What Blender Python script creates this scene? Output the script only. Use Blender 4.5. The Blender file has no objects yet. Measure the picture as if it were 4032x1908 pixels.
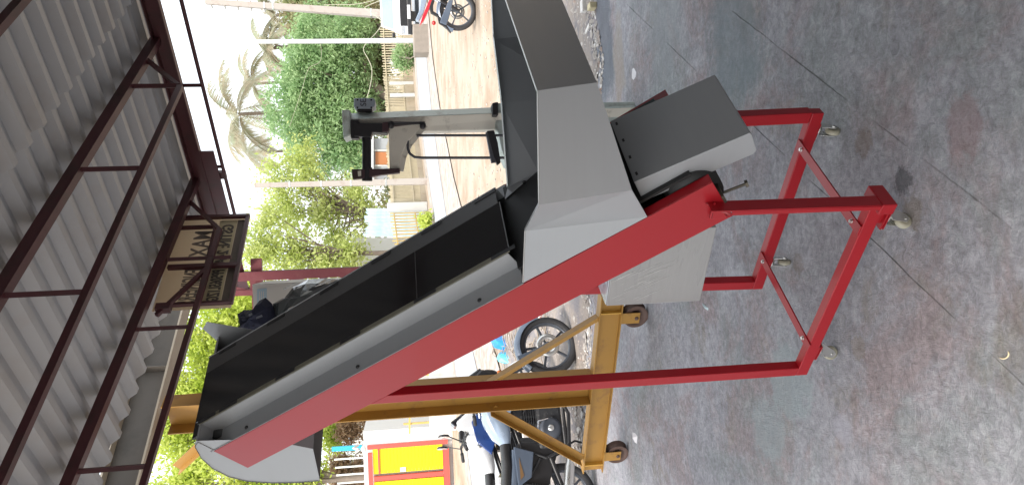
import bpy, bmesh, math, random
import numpy as np
from mathutils import Vector, Matrix
random.seed(7)
RNG = np.random.default_rng(11)
SC = bpy.context.scene
COL = SC.collection

# ------------------------------------------------------------------ camera (phone held on its side, rolled a quarter turn)
EYE = Vector((0, 0, 1.6)); FPX = 2938.5; PITCH = 0.1352; ROLL = 0.0397
_fwd = Vector((0, math.cos(PITCH), -math.sin(PITCH)))
_dn = Vector((0, -math.sin(PITCH), -math.cos(PITCH))); _lf = Vector((-1, 0, 0))
CX = math.cos(ROLL) * _dn + math.sin(ROLL) * _lf
CY = math.cos(ROLL) * _lf - math.sin(ROLL) * _dn
camd = bpy.data.cameras.new('camera'); cam = bpy.data.objects.new('camera', camd); COL.objects.link(cam)
m = Matrix.Identity(4)
for i in range(3):
    m[i][0] = CX[i]; m[i][1] = -CY[i]; m[i][2] = -_fwd[i]; m[i][3] = EYE[i]
cam.matrix_world = m
camd.sensor_width = 36; camd.sensor_fit = 'HORIZONTAL'; camd.lens = 36 * FPX / 4032
camd.clip_start = 0.05; camd.clip_end = 900
SC.camera = cam
# ------------------------------------------------------------------ world, sun, exposure
SUN_EL = math.radians(58); SUN_AZ = math.radians(200)
world = bpy.data.worlds.new('World'); SC.world = world; world.use_nodes = True
wn = world.node_tree.nodes; wl = world.node_tree.links
bg = wn['Background']; sky = wn.new('ShaderNodeTexSky'); sky.sky_type = 'NISHITA'; sky.sun_disc = False
sky.sun_elevation = SUN_EL; sky.sun_rotation = SUN_AZ
sky.air_density = 1.0; sky.dust_density = 7.0; sky.ozone_density = 0.6; sky.altitude = 20
hz = wn.new('ShaderNodeMix'); hz.data_type = 'RGBA'; hz.inputs[0].default_value = .72; hz.inputs[7].default_value = (6.2, 6.5, 6.7, 1)   # thin overcast veil over the clear sky
wl.new(sky.outputs[0], hz.inputs[6]); wl.new(hz.outputs[2], bg.inputs[0]); bg.inputs[1].default_value = 0.12
sd = bpy.data.lights.new('sun', 'SUN'); sd.energy = 1.5; sd.angle = math.radians(14); sd.color = (1, .95, .88)
sun = bpy.data.objects.new('sun', sd); COL.objects.link(sun)
sv = Vector((math.sin(SUN_AZ) * math.cos(SUN_EL), math.cos(SUN_AZ) * math.cos(SUN_EL), math.sin(SUN_EL)))
sun.rotation_euler = sv.to_track_quat('Z', 'Y').to_euler(); sun.location = (0, 0, 30)
SC.view_settings.view_transform = 'Standard'; SC.view_settings.look = 'None'
SC.view_settings.exposure = 1.55; SC.view_settings.gamma = 1; SC.view_settings.use_curve_mapping = False
SC.render.engine = 'CYCLES'
SC.cycles.max_bounces = 6; SC.cycles.diffuse_bounces = 4

# ------------------------------------------------------------------ places
def ray(x, y): return _fwd + CX * ((x - 2016) / FPX) + CY * ((y - 954) / FPX)
def at(x, y, d): return EYE + ray(x, y) * d
GP = [(-60, 0), (7, 0), (9, .2), (11, .42), (15, .56), (20, .66), (28, .90), (38, 1.12), (60, 1.5), (400, 4)]
def gz(Y):
    for (a, za), (b, zb) in zip(GP, GP[1:]):
        if Y <= b: return za + (zb - za) * (Y - a) / (b - a)
    return GP[-1][1]
def ground(x, y, dmax=120):
    r = ray(x, y); t = 2.0
    while t < dmax:
        P = EYE + r * t
        if P.z <= gz(P.y): return Vector((P.x, P.y, gz(P.y)))
        t += .04
    P = EYE + r * dmax; return Vector((P.x, P.y, gz(P.y)))
ORG = Vector((.0656, 2.1313, 0)); YAW = -.7562
LV = -Vector((math.cos(YAW), math.sin(YAW), 0)); WV = Vector((-math.sin(YAW), math.cos(YAW), 0)); ZV = Vector((0, 0, 1))
def mc(l, w, z): return ORG + LV * l + WV * w + ZV * z
BA = math.radians(53.4)
SE = LV * math.cos(BA) + ZV * math.sin(BA); NE = -LV * math.sin(BA) + ZV * math.cos(BA)
O1 = mc(1.085, 0, 2.348)
def bc(s, w, n): return O1 + SE * s + WV * w + NE * n

# ------------------------------------------------------------------ objects
def tag(o, label=None, cat=None, group=None, kind=None):
    if label: o['label'] = label
    if cat: o['category'] = cat
    if group: o['group'] = group
    if kind: o['kind'] = kind
    return o
WPOS = {}
def thing(name, loc, label, cat, group=None, kind=None):
    o = bpy.data.objects.new(name, None); COL.objects.link(o); o.location = loc; o.empty_display_size = .1
    WPOS[o.name] = Vector(loc)
    return tag(o, label, cat, group, kind)
class MB:
    def __init__(s): s.v = []; s.f = []; s.m = []; s.smooth = []
    def add(s, vs, fs, smooth=False, mi=0):
        n = len(s.v); s.v += [Vector(p) for p in vs]
        for f in fs: s.f.append([i + n for i in f]); s.smooth.append(smooth); s.m.append(mi)
        return s
    def box(s, c, sx, sy, sz, X=Vector((1, 0, 0)), Y=Vector((0, 1, 0)), Z=Vector((0, 0, 1)), mi=0):
        c = Vector(c); vs = []
        for i in (-1, 1):
            for j in (-1, 1):
                for k in (-1, 1): vs.append(c + X * (i * sx / 2) + Y * (j * sy / 2) + Z * (k * sz / 2))
        return s.add(vs, [(0, 1, 3, 2), (4, 6, 7, 5), (0, 4, 5, 1), (2, 3, 7, 6), (0, 2, 6, 4), (1, 5, 7, 3)], mi=mi)
    def span(s, fn, a, b, mi=0):   # box between two corners in a coordinate function
        vs = [fn(x, y, z) for x in (a[0], b[0]) for y in (a[1], b[1]) for z in (a[2], b[2])]
        return s.add(vs, [(0, 1, 3, 2), (4, 6, 7, 5), (0, 4, 5, 1), (2, 3, 7, 6), (0, 2, 6, 4), (1, 5, 7, 3)], mi=mi)
    def bar(s, a, b, w, h, up=None, mi=0):
        a = Vector(a); b = Vector(b); d = (b - a); L = d.length; d.normalize()
        up = Vector(up) if up else (Vector((0, 0, 1)) if abs(d.z) < .95 else Vector((1, 0, 0)))
        x = d.cross(up).normalized(); u = x.cross(d).normalized()
        return s.box((a + b) / 2, L, w, h, d, x, u, mi=mi)
    def tube(s, pts, r, n=8, caps=True, mi=0, smooth=True):
        pts = [Vector(p) for p in pts]; rs = r if isinstance(r, (list, tuple)) else [r] * len(pts)
        vs = []; ref = None
        for i, p in enumerate(pts):
            d = (pts[min(i + 1, len(pts) - 1)] - pts[max(i - 1, 0)]).normalized()
            if ref is None: ref = Vector((0, 0, 1)) if abs(d.z) < .9 else Vector((1, 0, 0))
            x = d.cross(ref).normalized(); ref = x.cross(d).normalized()
            for k in range(n):
                a = 2 * math.pi * k / n; vs.append(p + (x * math.cos(a) + ref * math.sin(a)) * rs[i])
        fs = [(i * n + k, i * n + (k + 1) % n, (i + 1) * n + (k + 1) % n, (i + 1) * n + k) for i in range(len(pts) - 1) for k in range(n)]
        s.add(vs, fs, smooth, mi)
        if caps:
            s.add(vs[:n], [tuple(reversed(range(n)))], mi=mi); s.add(vs[-n:], [tuple(range(n))], mi=mi)
        return s
    def lathe(s, c, axis, prof, n=24, mi=0, smooth=True, closed=False):   # prof: (offset along axis, radius)
        c = Vector(c); ax = Vector(axis).normalized(); ref = Vector((0, 0, 1)) if abs(ax.z) < .9 else Vector((1, 0, 0))
        x = ax.cross(ref).normalized(); y = x.cross(ax).normalized(); vs = []
        for (h, r) in prof:
            for k in range(n):
                a = 2 * math.pi * k / n; vs.append(c + ax * h + (x * math.cos(a) + y * math.sin(a)) * r)
        P = len(prof); rng = range(P if closed else P - 1)
        fs = [(i * n + k, i * n + (k + 1) % n, ((i + 1) % P) * n + (k + 1) % n, ((i + 1) % P) * n + k) for i in rng for k in range(n)]
        return s.add(vs, fs, smooth, mi)
    def poly(s, pts, off, mi=0, smooth_side=False):   # polygon pts, extruded by vector off
        off = Vector(off); n = len(pts); pts = [Vector(p) for p in pts]
        vs = pts + [p + off for p in pts]
        s.add(vs, [tuple(range(n)), tuple(reversed(range(n, 2 * n)))], mi=mi)
        s.add(vs, [(i, i + n, (i + 1) % n + n, (i + 1) % n) for i in range(n)], smooth_side, mi)
        return s
    def sheet(s, pts, t, mi=0):       # planar-ish thin sheet with thickness along its normal
        pts = [Vector(p) for p in pts]; nrm = Vector((0, 0, 0))
        for i in range(len(pts)):
            a, b = pts[i], pts[(i + 1) % len(pts)]; nrm += a.cross(b)
        nrm.normalize(); return s.poly(pts, nrm * t, mi)
    def build(s, name, mat, parent=None, loc=None, bevel=0, label=None, kind=None):
        me = bpy.data.meshes.new(name)
        pw = WPOS[parent.name] if parent else Vector((0, 0, 0))
        if loc is None:
            if s.v:
                lo = Vector([min(p[i] for p in s.v) for i in range(3)]); hi = Vector([max(p[i] for p in s.v) for i in range(3)])
                loc = (lo + hi) / 2
                if parent is None: loc.z = lo.z
            else: loc = pw
        loc = Vector(loc)
        me.from_pydata([p - loc for p in s.v], [], s.f)
        mats = mat if isinstance(mat, (list, tuple)) else [mat]
        for q in mats: me.materials.append(q)
        me.polygons.foreach_set('use_smooth', s.smooth); me.polygons.foreach_set('material_index', s.m)
        bm = bmesh.new(); bm.from_mesh(me)
        bmesh.ops.remove_doubles(bm, verts=bm.verts, dist=1e-5) if bevel else None
        bmesh.ops.recalc_face_normals(bm, faces=bm.faces); bm.to_mesh(me); bm.free()
        o = bpy.data.objects.new(name, me); COL.objects.link(o)
        if parent: o.parent = parent
        o.location = loc - pw; WPOS[o.name] = loc
        if bevel:
            b = o.modifiers.new('bevel', 'BEVEL'); b.width = bevel; b.segments = 2; b.limit_method = 'ANGLE'; b.angle_limit = .6
            b.harden_normals = False
        if label: o['label'] = label
        if kind: o['kind'] = kind
        return o
def raw(name, V, F, mat, parent=None, loc=(0, 0, 0), kind=None, smooth=False):  # numpy mesh: F rows of equal length
    me = bpy.data.meshes.new(name); V = np.asarray(V, 'f') - np.array(loc, 'f'); F = np.asarray(F, 'i')
    k = F.shape[1]; me.vertices.add(len(V)); me.vertices.foreach_set('co', V.ravel())
    me.loops.add(F.size); me.loops.foreach_set('vertex_index', F.ravel()); me.polygons.add(len(F))
    me.polygons.foreach_set('loop_start', np.arange(0, F.size, k, dtype='i')); me.polygons.foreach_set('use_smooth', [smooth] * len(F))
    me.materials.append(mat); me.update(calc_edges=True); me.validate()
    o = bpy.data.objects.new(name, me); COL.objects.link(o); pw = WPOS[parent.name] if parent else Vector((0, 0, 0))
    if parent: o.parent = parent
    o.location = Vector(loc) - pw; WPOS[o.name] = Vector(loc)
    if kind: o['kind'] = kind
    return o
def copy_tree(o, parent=None):
    c = o.copy(); COL.objects.link(c); c.parent = parent
    for ch in [k for k in bpy.data.objects if k.parent == o and k is not c]: copy_tree(ch, c)
    return c

# ------------------------------------------------------------------ materials
def mat(name, col, rough=.5, metal=0, var=.12, scale=8, bump=0, bscale=60, col2=None, mix=(.45, .6), mscale=3, spec=.5, coat=0, aniso=None, dirt=None, emis=None):
    M = bpy.data.materials.new(name); M.use_nodes = True; N = M.node_tree.nodes; Lk = M.node_tree.links
    b = N['Principled BSDF']; b.inputs['Roughness'].default_value = rough; b.inputs['Metallic'].default_value = metal
    b.inputs['Specular IOR Level'].default_value = spec; b.inputs['Coat Weight'].default_value = coat
    tc = N.new('ShaderNodeTexCoord'); src = tc.outputs['Object']
    if aniso:
        mp = N.new('ShaderNodeMapping'); mp.inputs['Scale'].default_value = aniso; Lk.new(src, mp.inputs[0]); src = mp.outputs[0]
    nz = N.new('ShaderNodeTexNoise'); nz.inputs['Scale'].default_value = scale; nz.inputs['Detail'].default_value = 6; Lk.new(src, nz.inputs['Vector'])
    hv = N.new('ShaderNodeMix'); hv.data_type = 'RGBA'; hv.blend_type = 'MIX'
    hv.inputs[6].default_value = (*[c * (1 - var) for c in col], 1); hv.inputs[7].default_value = (*[min(1, c * (1 + var)) for c in col], 1)
    Lk.new(nz.outputs['Fac'], hv.inputs[0]); out = hv.outputs[2]
    if col2:
        n2 = N.new('ShaderNodeTexNoise'); n2.inputs['Scale'].default_value = mscale; n2.inputs['Detail'].default_value = 8; n2.inputs['Roughness'].default_value = .65; Lk.new(src, n2.inputs['Vector'])
        rp = N.new('ShaderNodeMapRange'); rp.inputs[1].default_value = mix[0]; rp.inputs[2].default_value = mix[1]; Lk.new(n2.outputs['Fac'], rp.inputs[0])
        mx = N.new('ShaderNodeMix'); mx.data_type = 'RGBA'; mx.inputs[7].default_value = (*col2, 1)
        Lk.new(rp.outputs[0], mx.inputs[0]); Lk.new(out, mx.inputs[6]); out = mx.outputs[2]
    Lk.new(out, b.inputs['Base Color'])
    rr = N.new('ShaderNodeMapRange'); rr.inputs[3].default_value = max(0, rough - .08); rr.inputs[4].default_value = min(1, rough + .1); Lk.new(nz.outputs['Fac'], rr.inputs[0]); Lk.new(rr.outputs[0], b.inputs['Roughness'])
    if bump:
        n3 = N.new('ShaderNodeTexNoise'); n3.inputs['Scale'].default_value = bscale; n3.inputs['Detail'].default_value = 5; Lk.new(src, n3.inputs['Vector'])
        bp = N.new('ShaderNodeBump'); bp.inputs['Strength'].default_value = bump; bp.inputs['Distance'].default_value = .01; Lk.new(n3.outputs['Fac'], bp.inputs['Height']); Lk.new(bp.outputs[0], b.inputs['Normal'])
    return M
red = mat('red_paint', (.31, .006, .012), .40, var=.07, scale=3, bump=.03, bscale=25, coat=.08, spec=.42)
lipm = mat('bright_sheet_edge', (.55, .57, .58), .3, .5, var=.05)
steel = mat('satin_stainless', (.315, .325, .335), .45, .25, var=.05, scale=4, bump=.02, bscale=150, aniso=(1, 1, 12))
steel_in = steel
belt_m = mat('black_belt', (.012, .012, .012), .55, var=.2, scale=6)
plate_m = mat('smoked_acrylic', (.013, .013, .014), .12, var=.2, scale=3)
gasket = mat('dark_grey_strip', (.075, .075, .075), .45, var=.1, scale=5)
dirty = mat('dusty_edge_strip', (.16, .15, .11), .6, var=.3, scale=14)
blackm = mat('black_plastic', (.012, .012, .013), .4, var=.2)
rubber = mat('rubber', (.022, .022, .024), .75, var=.25, scale=20, col2=(.06, .055, .05), mix=(.5, .75), mscale=12)
zinc = mat('zinc_plate', (.62, .62, .6), .28, .9, var=.1, scale=20)
nylon = mat('cream_nylon', (.34, .32, .24), .45, var=.1, scale=12)
bolt_m = mat('blackened_bolt', (.10, .09, .07), .4, .8, var=.2, scale=30)
wrap = mat('stretch_wrapped_grey_paint', (.31, .31, .305), .28, var=.05, scale=3, bump=.15, bscale=9, aniso=(1, 1, 5), coat=.3)
wraptop = mat('crumpled_clear_film', (.62, .66, .72), .15, .2, var=.25, scale=18, bump=.8, bscale=22)
filmline = mat('film_wrinkle', (.8, .8, .78), .25, .1, var=.1)
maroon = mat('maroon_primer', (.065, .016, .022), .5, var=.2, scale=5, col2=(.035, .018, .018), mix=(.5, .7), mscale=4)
maroon_l = mat('pale_maroon_paint', (.16, .035, .045), .5, var=.15, scale=5, col2=(.20, .07, .07), mix=(.5, .75), mscale=6)  # paler maroon for the column's near chords, near lacing and bracket
galv = mat('galvanised_sheet', (.35, .367, .385), .5, .3, var=.06, scale=3, col2=(.33, .32, .31), mix=(.5, .8), mscale=2.2, bump=.03, bscale=40)
ochre = mat('ochre_enamel', (.36, .19, .035), .5, var=.12, scale=6, col2=(.22, .11, .04), mix=(.55, .75), mscale=9)
yellow_p = mat('yellow_enamel', (.62, .36, .06), .5, var=.1, scale=5, col2=(.4, .2, .06), mix=(.58, .75), mscale=8)
rustw = mat('rusty_cast_iron', (.11, .065, .05), .65, .2, var=.25, scale=12, bump=.2, bscale=50)
girder_m = mat('dusty_girder_paint', (.075, .065, .055), .65, var=.15, scale=4, col2=(.055, .048, .04), mix=(.5, .7), mscale=5)
girder_f = mat('cream_girder_paint', (.34, .30, .24), .65, var=.12, scale=4, col2=(.3, .25, .2), mix=(.55, .7), mscale=5)

STAINS = [(2385, 150, .75, (.09, .11, .14), .8, 1.8), (2440, 230, .5, (.33, .28, .22), .5, 2.2), (2620, 90, .6, (.26, .29, .30), .5, 1.5), (2900, 120, .55, (.15, .20, .22), .6, 1.2), (3110, 1500, .28, (.30, .35, .36), .7, 1), (3040, 1700, .25, (.30, .35, .36), .6, 1),
          (3420, 560, .08, (.17, .12, .08), .5, 1), (3620, 840, .08, (.18, .13, .08), .5, 1), (3160, 1035, .07, (.17, .12, .08), .45, 1), (3400, 1370, .07, (.19, .14, .09), .45, 1), (3340, 1690, .09, (.38, .37, .42), .7, 1), (3560, 710, .07, (.04, .04, .045), .7, 1), (3800, 500, .15, (.24, .14, .14), .5, 1.4)]
def floor_material():
    M = bpy.data.materials.new('worn_concrete'); M.use_nodes = True; N = M.node_tree.nodes; Lk = M.node_tree.links; b = N['Principled BSDF']
    tc = N.new('ShaderNodeTexCoord'); P = tc.outputs['Object']
    def noise(sc, det=8, ro=.6, dist=0, off=(0, 0, 0)):
        mp = N.new('ShaderNodeMapping'); mp.inputs['Location'].default_value = off; Lk.new(P, mp.inputs[0])
        n = N.new('ShaderNodeTexNoise'); n.inputs['Scale'].default_value = sc; n.inputs['Detail'].default_value = det; n.inputs['Roughness'].default_value = ro; n.inputs['Distortion'].default_value = dist
        Lk.new(mp.outputs[0], n.inputs['Vector']); return n.outputs['Fac']
    def rng(s, a, c, lo=0, hi=1):
        r = N.new('ShaderNodeMapRange'); r.inputs[1].default_value = a; r.inputs[2].default_value = c; r.inputs[3].default_value = lo; r.inputs[4].default_value = hi; Lk.new(s, r.inputs[0]); return r.outputs[0]
    def mix(a, bcol, f, mode='MIX'):
        x = N.new('ShaderNodeMix'); x.data_type = 'RGBA'; x.blend_type = mode
        for s, i in ((a, 6), (bcol, 7)):
            if isinstance(s, tuple): x.inputs[i].default_value = (*s, 1)
            else: Lk.new(s, x.inputs[i])
        if isinstance(f, float): x.inputs[0].default_value = f
        else: Lk.new(f, x.inputs[0])
        return x.outputs[2]
    def mul(a, c):
        x = N.new('ShaderNodeMath'); x.operation = 'MULTIPLY'
        for s, i in ((a, 0), (c, 1)):
            if isinstance(s, (int, float)): x.inputs[i].default_value = s
            else: Lk.new(s, x.inputs[i])
        return x.outputs[0]
    base = mix((.25, .247, .268), (.36, .355, .385), rng(noise(1.3, 9), .35, .65))
    base = mix(base, (.27, .185, .175), mul(rng(noise(1.5, 9, .74, .6, (3, 5, 0)), .49, .59), .5))
    base = mix(base, (.235, .262, .262), mul(rng(noise(1.2, 9, .75, .4, (9, 1, 0)), .51, .61), .6))
    base = mix(base, (.22, .19, .145), mul(rng(noise(2.3, 8, .7, .3, (1, 7, 3)), .56, .70), .7))
    base = mix(base, (.44, .43, .46), mul(rng(noise(3.1, 9, .75, .5, (4, 2, 8)), .60, .68), .6))
    base = mix(base, (.15, .142, .14), mul(rng(noise(5.5, 9, .75, .2, (14, 2, 8)), .60, .75), .6))
    f1 = noise(34, 9, .78, .7); f2 = noise(150, 5, .75); f0 = noise(11, 8, .75, .5, (2, 2, 2))
    base = mix(base, (1, 1, 1), 0.0)
    g1 = rng(f1, .36, .64, .72, 1.32); g0 = rng(f0, .36, .64, .82, 1.2)
    hs_ = N.new('ShaderNodeMath'); hs_.operation = 'MULTIPLY'; Lk.new(g1, hs_.inputs[0]); Lk.new(g0, hs_.inputs[1])
    cmb = N.new('ShaderNodeCombineColor'); [Lk.new(hs_.outputs[0], cmb.inputs[q]) for q in range(3)]
    base = mix(base, cmb.outputs[0], 1.0, 'MULTIPLY')
    base = mix(base, (.05, .045, .045), mul(rng(f2, .60, .72), .6)); base = mix(base, (.42, .41, .42), mul(rng(f2, .40, .28), .45))
    def stain(c, r, colr, amt, sq=1.0):
        mp = N.new('ShaderNodeMapping'); mp.inputs['Location'].default_value = (-c[0], -c[1], 0); Lk.new(P, mp.inputs[0])
        m2 = N.new('ShaderNodeMapping'); m2.inputs['Scale'].default_value = (1 / r, sq / r, 0); Lk.new(mp.outputs[0], m2.inputs[0])
        ln = N.new('ShaderNodeVectorMath'); ln.operation = 'LENGTH'; Lk.new(m2.outputs[0], ln.inputs[0])
        ad = N.new('ShaderNodeMath'); ad.operation = 'MULTIPLY_ADD'; ad.inputs[1].default_value = 1.5; Lk.new(noise(5 / r * .5, 8, .75), ad.inputs[0]); Lk.new(ln.outputs['Value'], ad.inputs[2])
        return mix(base, colr, mul(rng(ad.outputs[0], 1.25, 1.5, 1, 0), amt))
    for (px, py, r, colr, amt, sq) in STAINS:
        c_ = ground(px, py); base = stain((c_.x, c_.y), r, colr, amt, sq)
    # trowel joints running across the slab
    def groove(px, ang, w, seed):
        mp = N.new('ShaderNodeMapping'); mp.vector_type = 'POINT'; mp.inputs['Rotation'].default_value = (0, 0, ang); mp.inputs['Location'].default_value = (px, 0, 0); Lk.new(P, mp.inputs[0])
        sx = N.new('ShaderNodeSeparateXYZ'); Lk.new(mp.outputs[0], sx.inputs[0])
        n = noise(4, 3, .5, 0, (seed, 0, 0)); a = N.new('ShaderNodeMath'); a.operation = 'MULTIPLY_ADD'; a.inputs[1].default_value = .012; Lk.new(n, a.inputs[0]); Lk.new(sx.outputs[0], a.inputs[2])
        ab = N.new('ShaderNodeMath'); ab.operation = 'ABSOLUTE'; Lk.new(a.outputs[0], ab.inputs[0])
        r = rng(ab.outputs[0], 0, w, 1, 0); return mul(r, rng(noise(1.7, 4, .6, 0, (seed, 4, 0)), .44, .60))
    gs = None
    for (px, ang, w, sd_) in GROOVES:
        g = groove(px, ang, w, sd_)
        if gs is None: gs = g
        else:
            q = N.new('ShaderNodeMath'); q.operation = 'MAXIMUM'; Lk.new(gs, q.inputs[0]); Lk.new(g, q.inputs[1]); gs = q.outputs[0]
    base = mix(base, (.075, .07, .07), mul(gs, .5))
    # oil and water stain patch by the far edge
    Lk.new(base, b.inputs['Base Color']); Lk.new(rng(noise(6, 6), .3, .7, .62, .85), b.inputs['Roughness'])
    h = N.new('ShaderNodeMath'); h.operation = 'MULTIPLY_ADD'; h.inputs[1].default_value = .5; Lk.new(f2, h.inputs[0]); Lk.new(f1, h.inputs[2])
    h2 = N.new('ShaderNodeMath'); h2.operation = 'MULTIPLY_ADD'; h2.inputs[1].default_value = -1.2; Lk.new(gs, h2.inputs[0]); Lk.new(h.outputs[0], h2.inputs[2])
    bp = N.new('ShaderNodeBump'); bp.inputs['Strength'].default_value = .8; bp.inputs['Distance'].default_value = .018; Lk.new(h2.outputs[0], bp.inputs['Height']); Lk.new(bp.outputs[0], b.inputs['Normal'])
    return M
# joints: world x' = rotated coordinate
def groove_for(p1, p2):
    a = ground(*p1); c = ground(*p2); d = (c - a).normalized(); ang = math.atan2(d.x, d.y)   # rotate so line is along y
    ca, sa = math.cos(ang), math.sin(ang); xr = a.x * ca - a.y * sa
    return (-xr, ang)
GROOVES = []
for q1, q2, w_ in (((3190, 266), (3706, 665), .005), ((3479, 977), (4032, 1494), .004)):
    px_, ang_ = groove_for(q1, q2); GROOVES.append((px_ - .006, ang_, w_, 3.3 * len(GROOVES)))
floor_m = floor_material()
dirt_m = mat('pale_dusty_earth', (.35, .295, .235), .95, var=.12, scale=1.2, col2=(.26, .195, .14), mix=(.42, .62), mscale=1.3, bump=.6, bscale=6)
road_m = mat('sunbleached_asphalt', (.31, .33, .355), .8, var=.1, scale=2, col2=(.30, .30, .30), mix=(.5, .7), mscale=.8)
verge_m = mat('dusty_gravel_shoulder', (.36, .33, .30), .95, var=.15, scale=3, col2=(.27, .22, .19), mix=(.45, .6), mscale=5, bump=.6, bscale=12)
debris_m = mat('rubble_strewn_earth', (.26, .225, .20), .95, var=.3, scale=14, col2=(.17, .16, .17), mix=(.45, .6), mscale=3, bump=1, bscale=35)
stone_m = mat('rubble_stone', (.38, .35, .32), .9, var=.35, scale=7, col2=(.30, .20, .16), mix=(.5, .65), mscale=4)
stone_w = mat('white_plaster_chip', (.62, .60, .57), .8, var=.12, scale=12)

# ------------------------------------------------------------------ ground
def grid_ground():
    ys = sorted(set([-30, -8] + [p[0] for p in GP if p[0] > -20] + [6.4, 7, 7.5, 8, 8.5, 9.5, 10, 12, 13, 17, 23, 25, 33, 45, 52, 80, 120, 200, 300])); xs = [-400, -200, -100, -60, -40, -25, -15, -10, -6, -3, 0, 3, 6, 10, 15, 25, 40, 60, 100, 200, 400]
    V = [(x, y, gz(y) - (.035 if y < 8 else .0)) for y in ys for x in xs]; n = len(xs)
    F = [(j * n + i, j * n + i + 1, (j + 1) * n + i + 1, (j + 1) * n + i) for j in range(len(ys) - 1) for i in range(n - 1)]
    o = raw('ground', V, F, dirt_m, kind='structure'); return o
grid_ground()
# workshop slab with a ragged far edge
edge_px = [(2395, -500), (2345, -150), (2318, 0), (2335, 120), (2362, 250), (2350, 420), (2335, 600), (2330, 800), (2335, 1000), (2322, 1280), (2312, 1400), (2300, 1560), (2287, 1700), (2300, 1850), (2310, 2100), (2300, 2500)]
ep = [ground(*p) for p in edge_px]; ep = [Vector((p.x + random.uniform(-.01, .01), p.y + random.uniform(-.02, .02), 0)) for p in ep]
top = [Vector((9, ep[0].y, 0))] + ep + [Vector((-9, ep[-1].y, 0)), Vector((-9, 4.6, 0)), Vector(tuple(mc(.9, -2.9, 0))), Vector(tuple(mc(-5, -2.9, 0))), Vector((9, -4, 0))]
MB().poly(top, (0, 0, -.12)).build('workshop_floor', floor_m, kind='structure', loc=(0, 0, 0))
def drape(name, m_, near, far, dz, nseg=6):
    V = []; F = []
    for a, c in zip(near, far):
        for k in range(nseg + 1):
            p = a.lerp(c, k / nseg); V.append((p.x, p.y, gz(p.y) + dz))
    w = nseg + 1
    for i in range(len(near) - 1):
        for k in range(nseg): F.append((i * w + k, i * w + k + 1, (i + 1) * w + k + 1, (i + 1) * w + k))
    return raw(name, V, F, m_, kind='structure')
def dens(pts, k=6):
    out = []
    for a, c in zip(pts, pts[1:]): out += [a.lerp(c, i / k) for i in range(k)]
    return out + [pts[-1]]
rf = [ground(*p) for p in ((1628, 60), (1637, 180), (1655, 430), (1688, 680), (1714, 850), (1738, 1060), (1790, 1400), (1850, 1800), (1885, 2050))]
rn = [ground(*p) for p in ((1668, 60), (1683, 230), (1702, 430), (1738, 700), (1762, 850), (1800, 1080), (1872, 1400), (1965, 1800), (2020, 2050))]
vn = [ground(*p) for p in ((1690, 60), (1706, 230), (1735, 430), (1790, 700), (1830, 850), (1860, 1080), (1960, 1400), (2060, 1800), (2140, 2050))]
rf = [rf[0] + (rf[0] - rf[1]) * 2] + rf; rn = [rn[0] + (rn[0] - rn[1]) * 2] + rn; vn = [vn[0] + (vn[0] - vn[1]) * 2] + vn
drape('road', road_m, dens(rn), dens(rf), .03)
drape('road_shoulder', verge_m, dens(vn), dens(rn), .022)
drape('verge', verge_m, dens(rf), dens([p + Vector((.1, 1.6, 0)) for p in rf]), .035)
# rubble band between the slab and the yard
db_n = [Vector((p.x, p.y - .15, 0)) for p in ep]; db_f = [ground(*p) for p in ((2240, -500), (2150, -150), (2120, 0), (2120, 120), (2120, 250), (2120, 420), (2110, 600), (2100, 800), (2060, 1000), (1985, 1280), (1975, 1400), (1985, 1560), (2010, 1700), (2040, 1850), (2060, 2100), (2060, 2500))]
V = []; F = []
for a, c in zip(dens(db_n), dens(db_f)):
    for k in range(9):
        p = a.lerp(c, k / 8); V.append((p.x, p.y, max(gz(p.y) + .008, -.02) if k else -.03))
n_ = len(V) // 9
for i in range(n_ - 1):
    for k in range(8): F.append((i * 9 + k, i * 9 + k + 1, (i + 1) * 9 + k + 1, (i + 1) * 9 + k))
raw('rubble_ground', V, F, debris_m, kind='structure')
def rocks(name, spots, mats, label):
    V = []; F = []; base = np.array([(1, 0, 0), (-1, 0, 0), (0, 1, 0), (0, -1, 0), (0, 0, 1), (0, 0, -1), (.7, .7, .3), (-.7, .6, -.2), (.6, -.7, -.3), (-.6, -.7, .4)])
    tri = [(0, 6, 4), (6, 2, 4), (2, 7, 4), (7, 1, 4), (1, 9, 4), (9, 3, 4), (3, 8, 4), (8, 0, 4), (6, 0, 5), (2, 6, 5), (7, 2, 5), (1, 7, 5), (9, 1, 5), (3, 9, 5), (8, 3, 5), (0, 8, 5)]
    for (p, s) in spots:
        b = base * (1 + RNG.uniform(-.3, .3, base.shape)) * np.array([s, s * RNG.uniform(.5, 1), s * RNG.uniform(.25, .5)]); a = RNG.uniform(0, 6.28); ca, sa = math.cos(a), math.sin(a)
        b = b @ np.array([[ca, sa, 0], [-sa, ca, 0], [0, 0, 1]]); n = len(V); V += list(b + np.array([p[0], p[1], p[2] + s * .12])); F += [(i + n, j + n, k + n) for i, j, k in tri]
    o = raw(name, V, F, mats, kind='stuff'); o['label'] = label; return o
def band_spots(n, smin, smax, xr=None):
    out = []
    for _ in range(n):
        i = RNG.integers(0, len(ep) - 1); t = RNG.random(); a = db_n[i].lerp(db_n[i + 1], t); c = db_f[i].lerp(db_f[i + 1], t); u = RNG.random() ** 1.4; p = a.lerp(c, u)
        out.append(((p.x, p.y, max(gz(p.y), 0) if p.y > 7 else 0), RNG.uniform(smin, smax) * (1 if RNG.random() < .85 else 1.8)))
    return out
rocks('rubble', band_spots(5200, .006, .028), stone_m, 'loose brown and grey rubble stones along the edge of the workshop slab')
rocks('plaster_crumbs', band_spots(1500, .005, .022), stone_w, 'small white plaster crumbs scattered among the rubble at the slab edge')
ys_ = []
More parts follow.
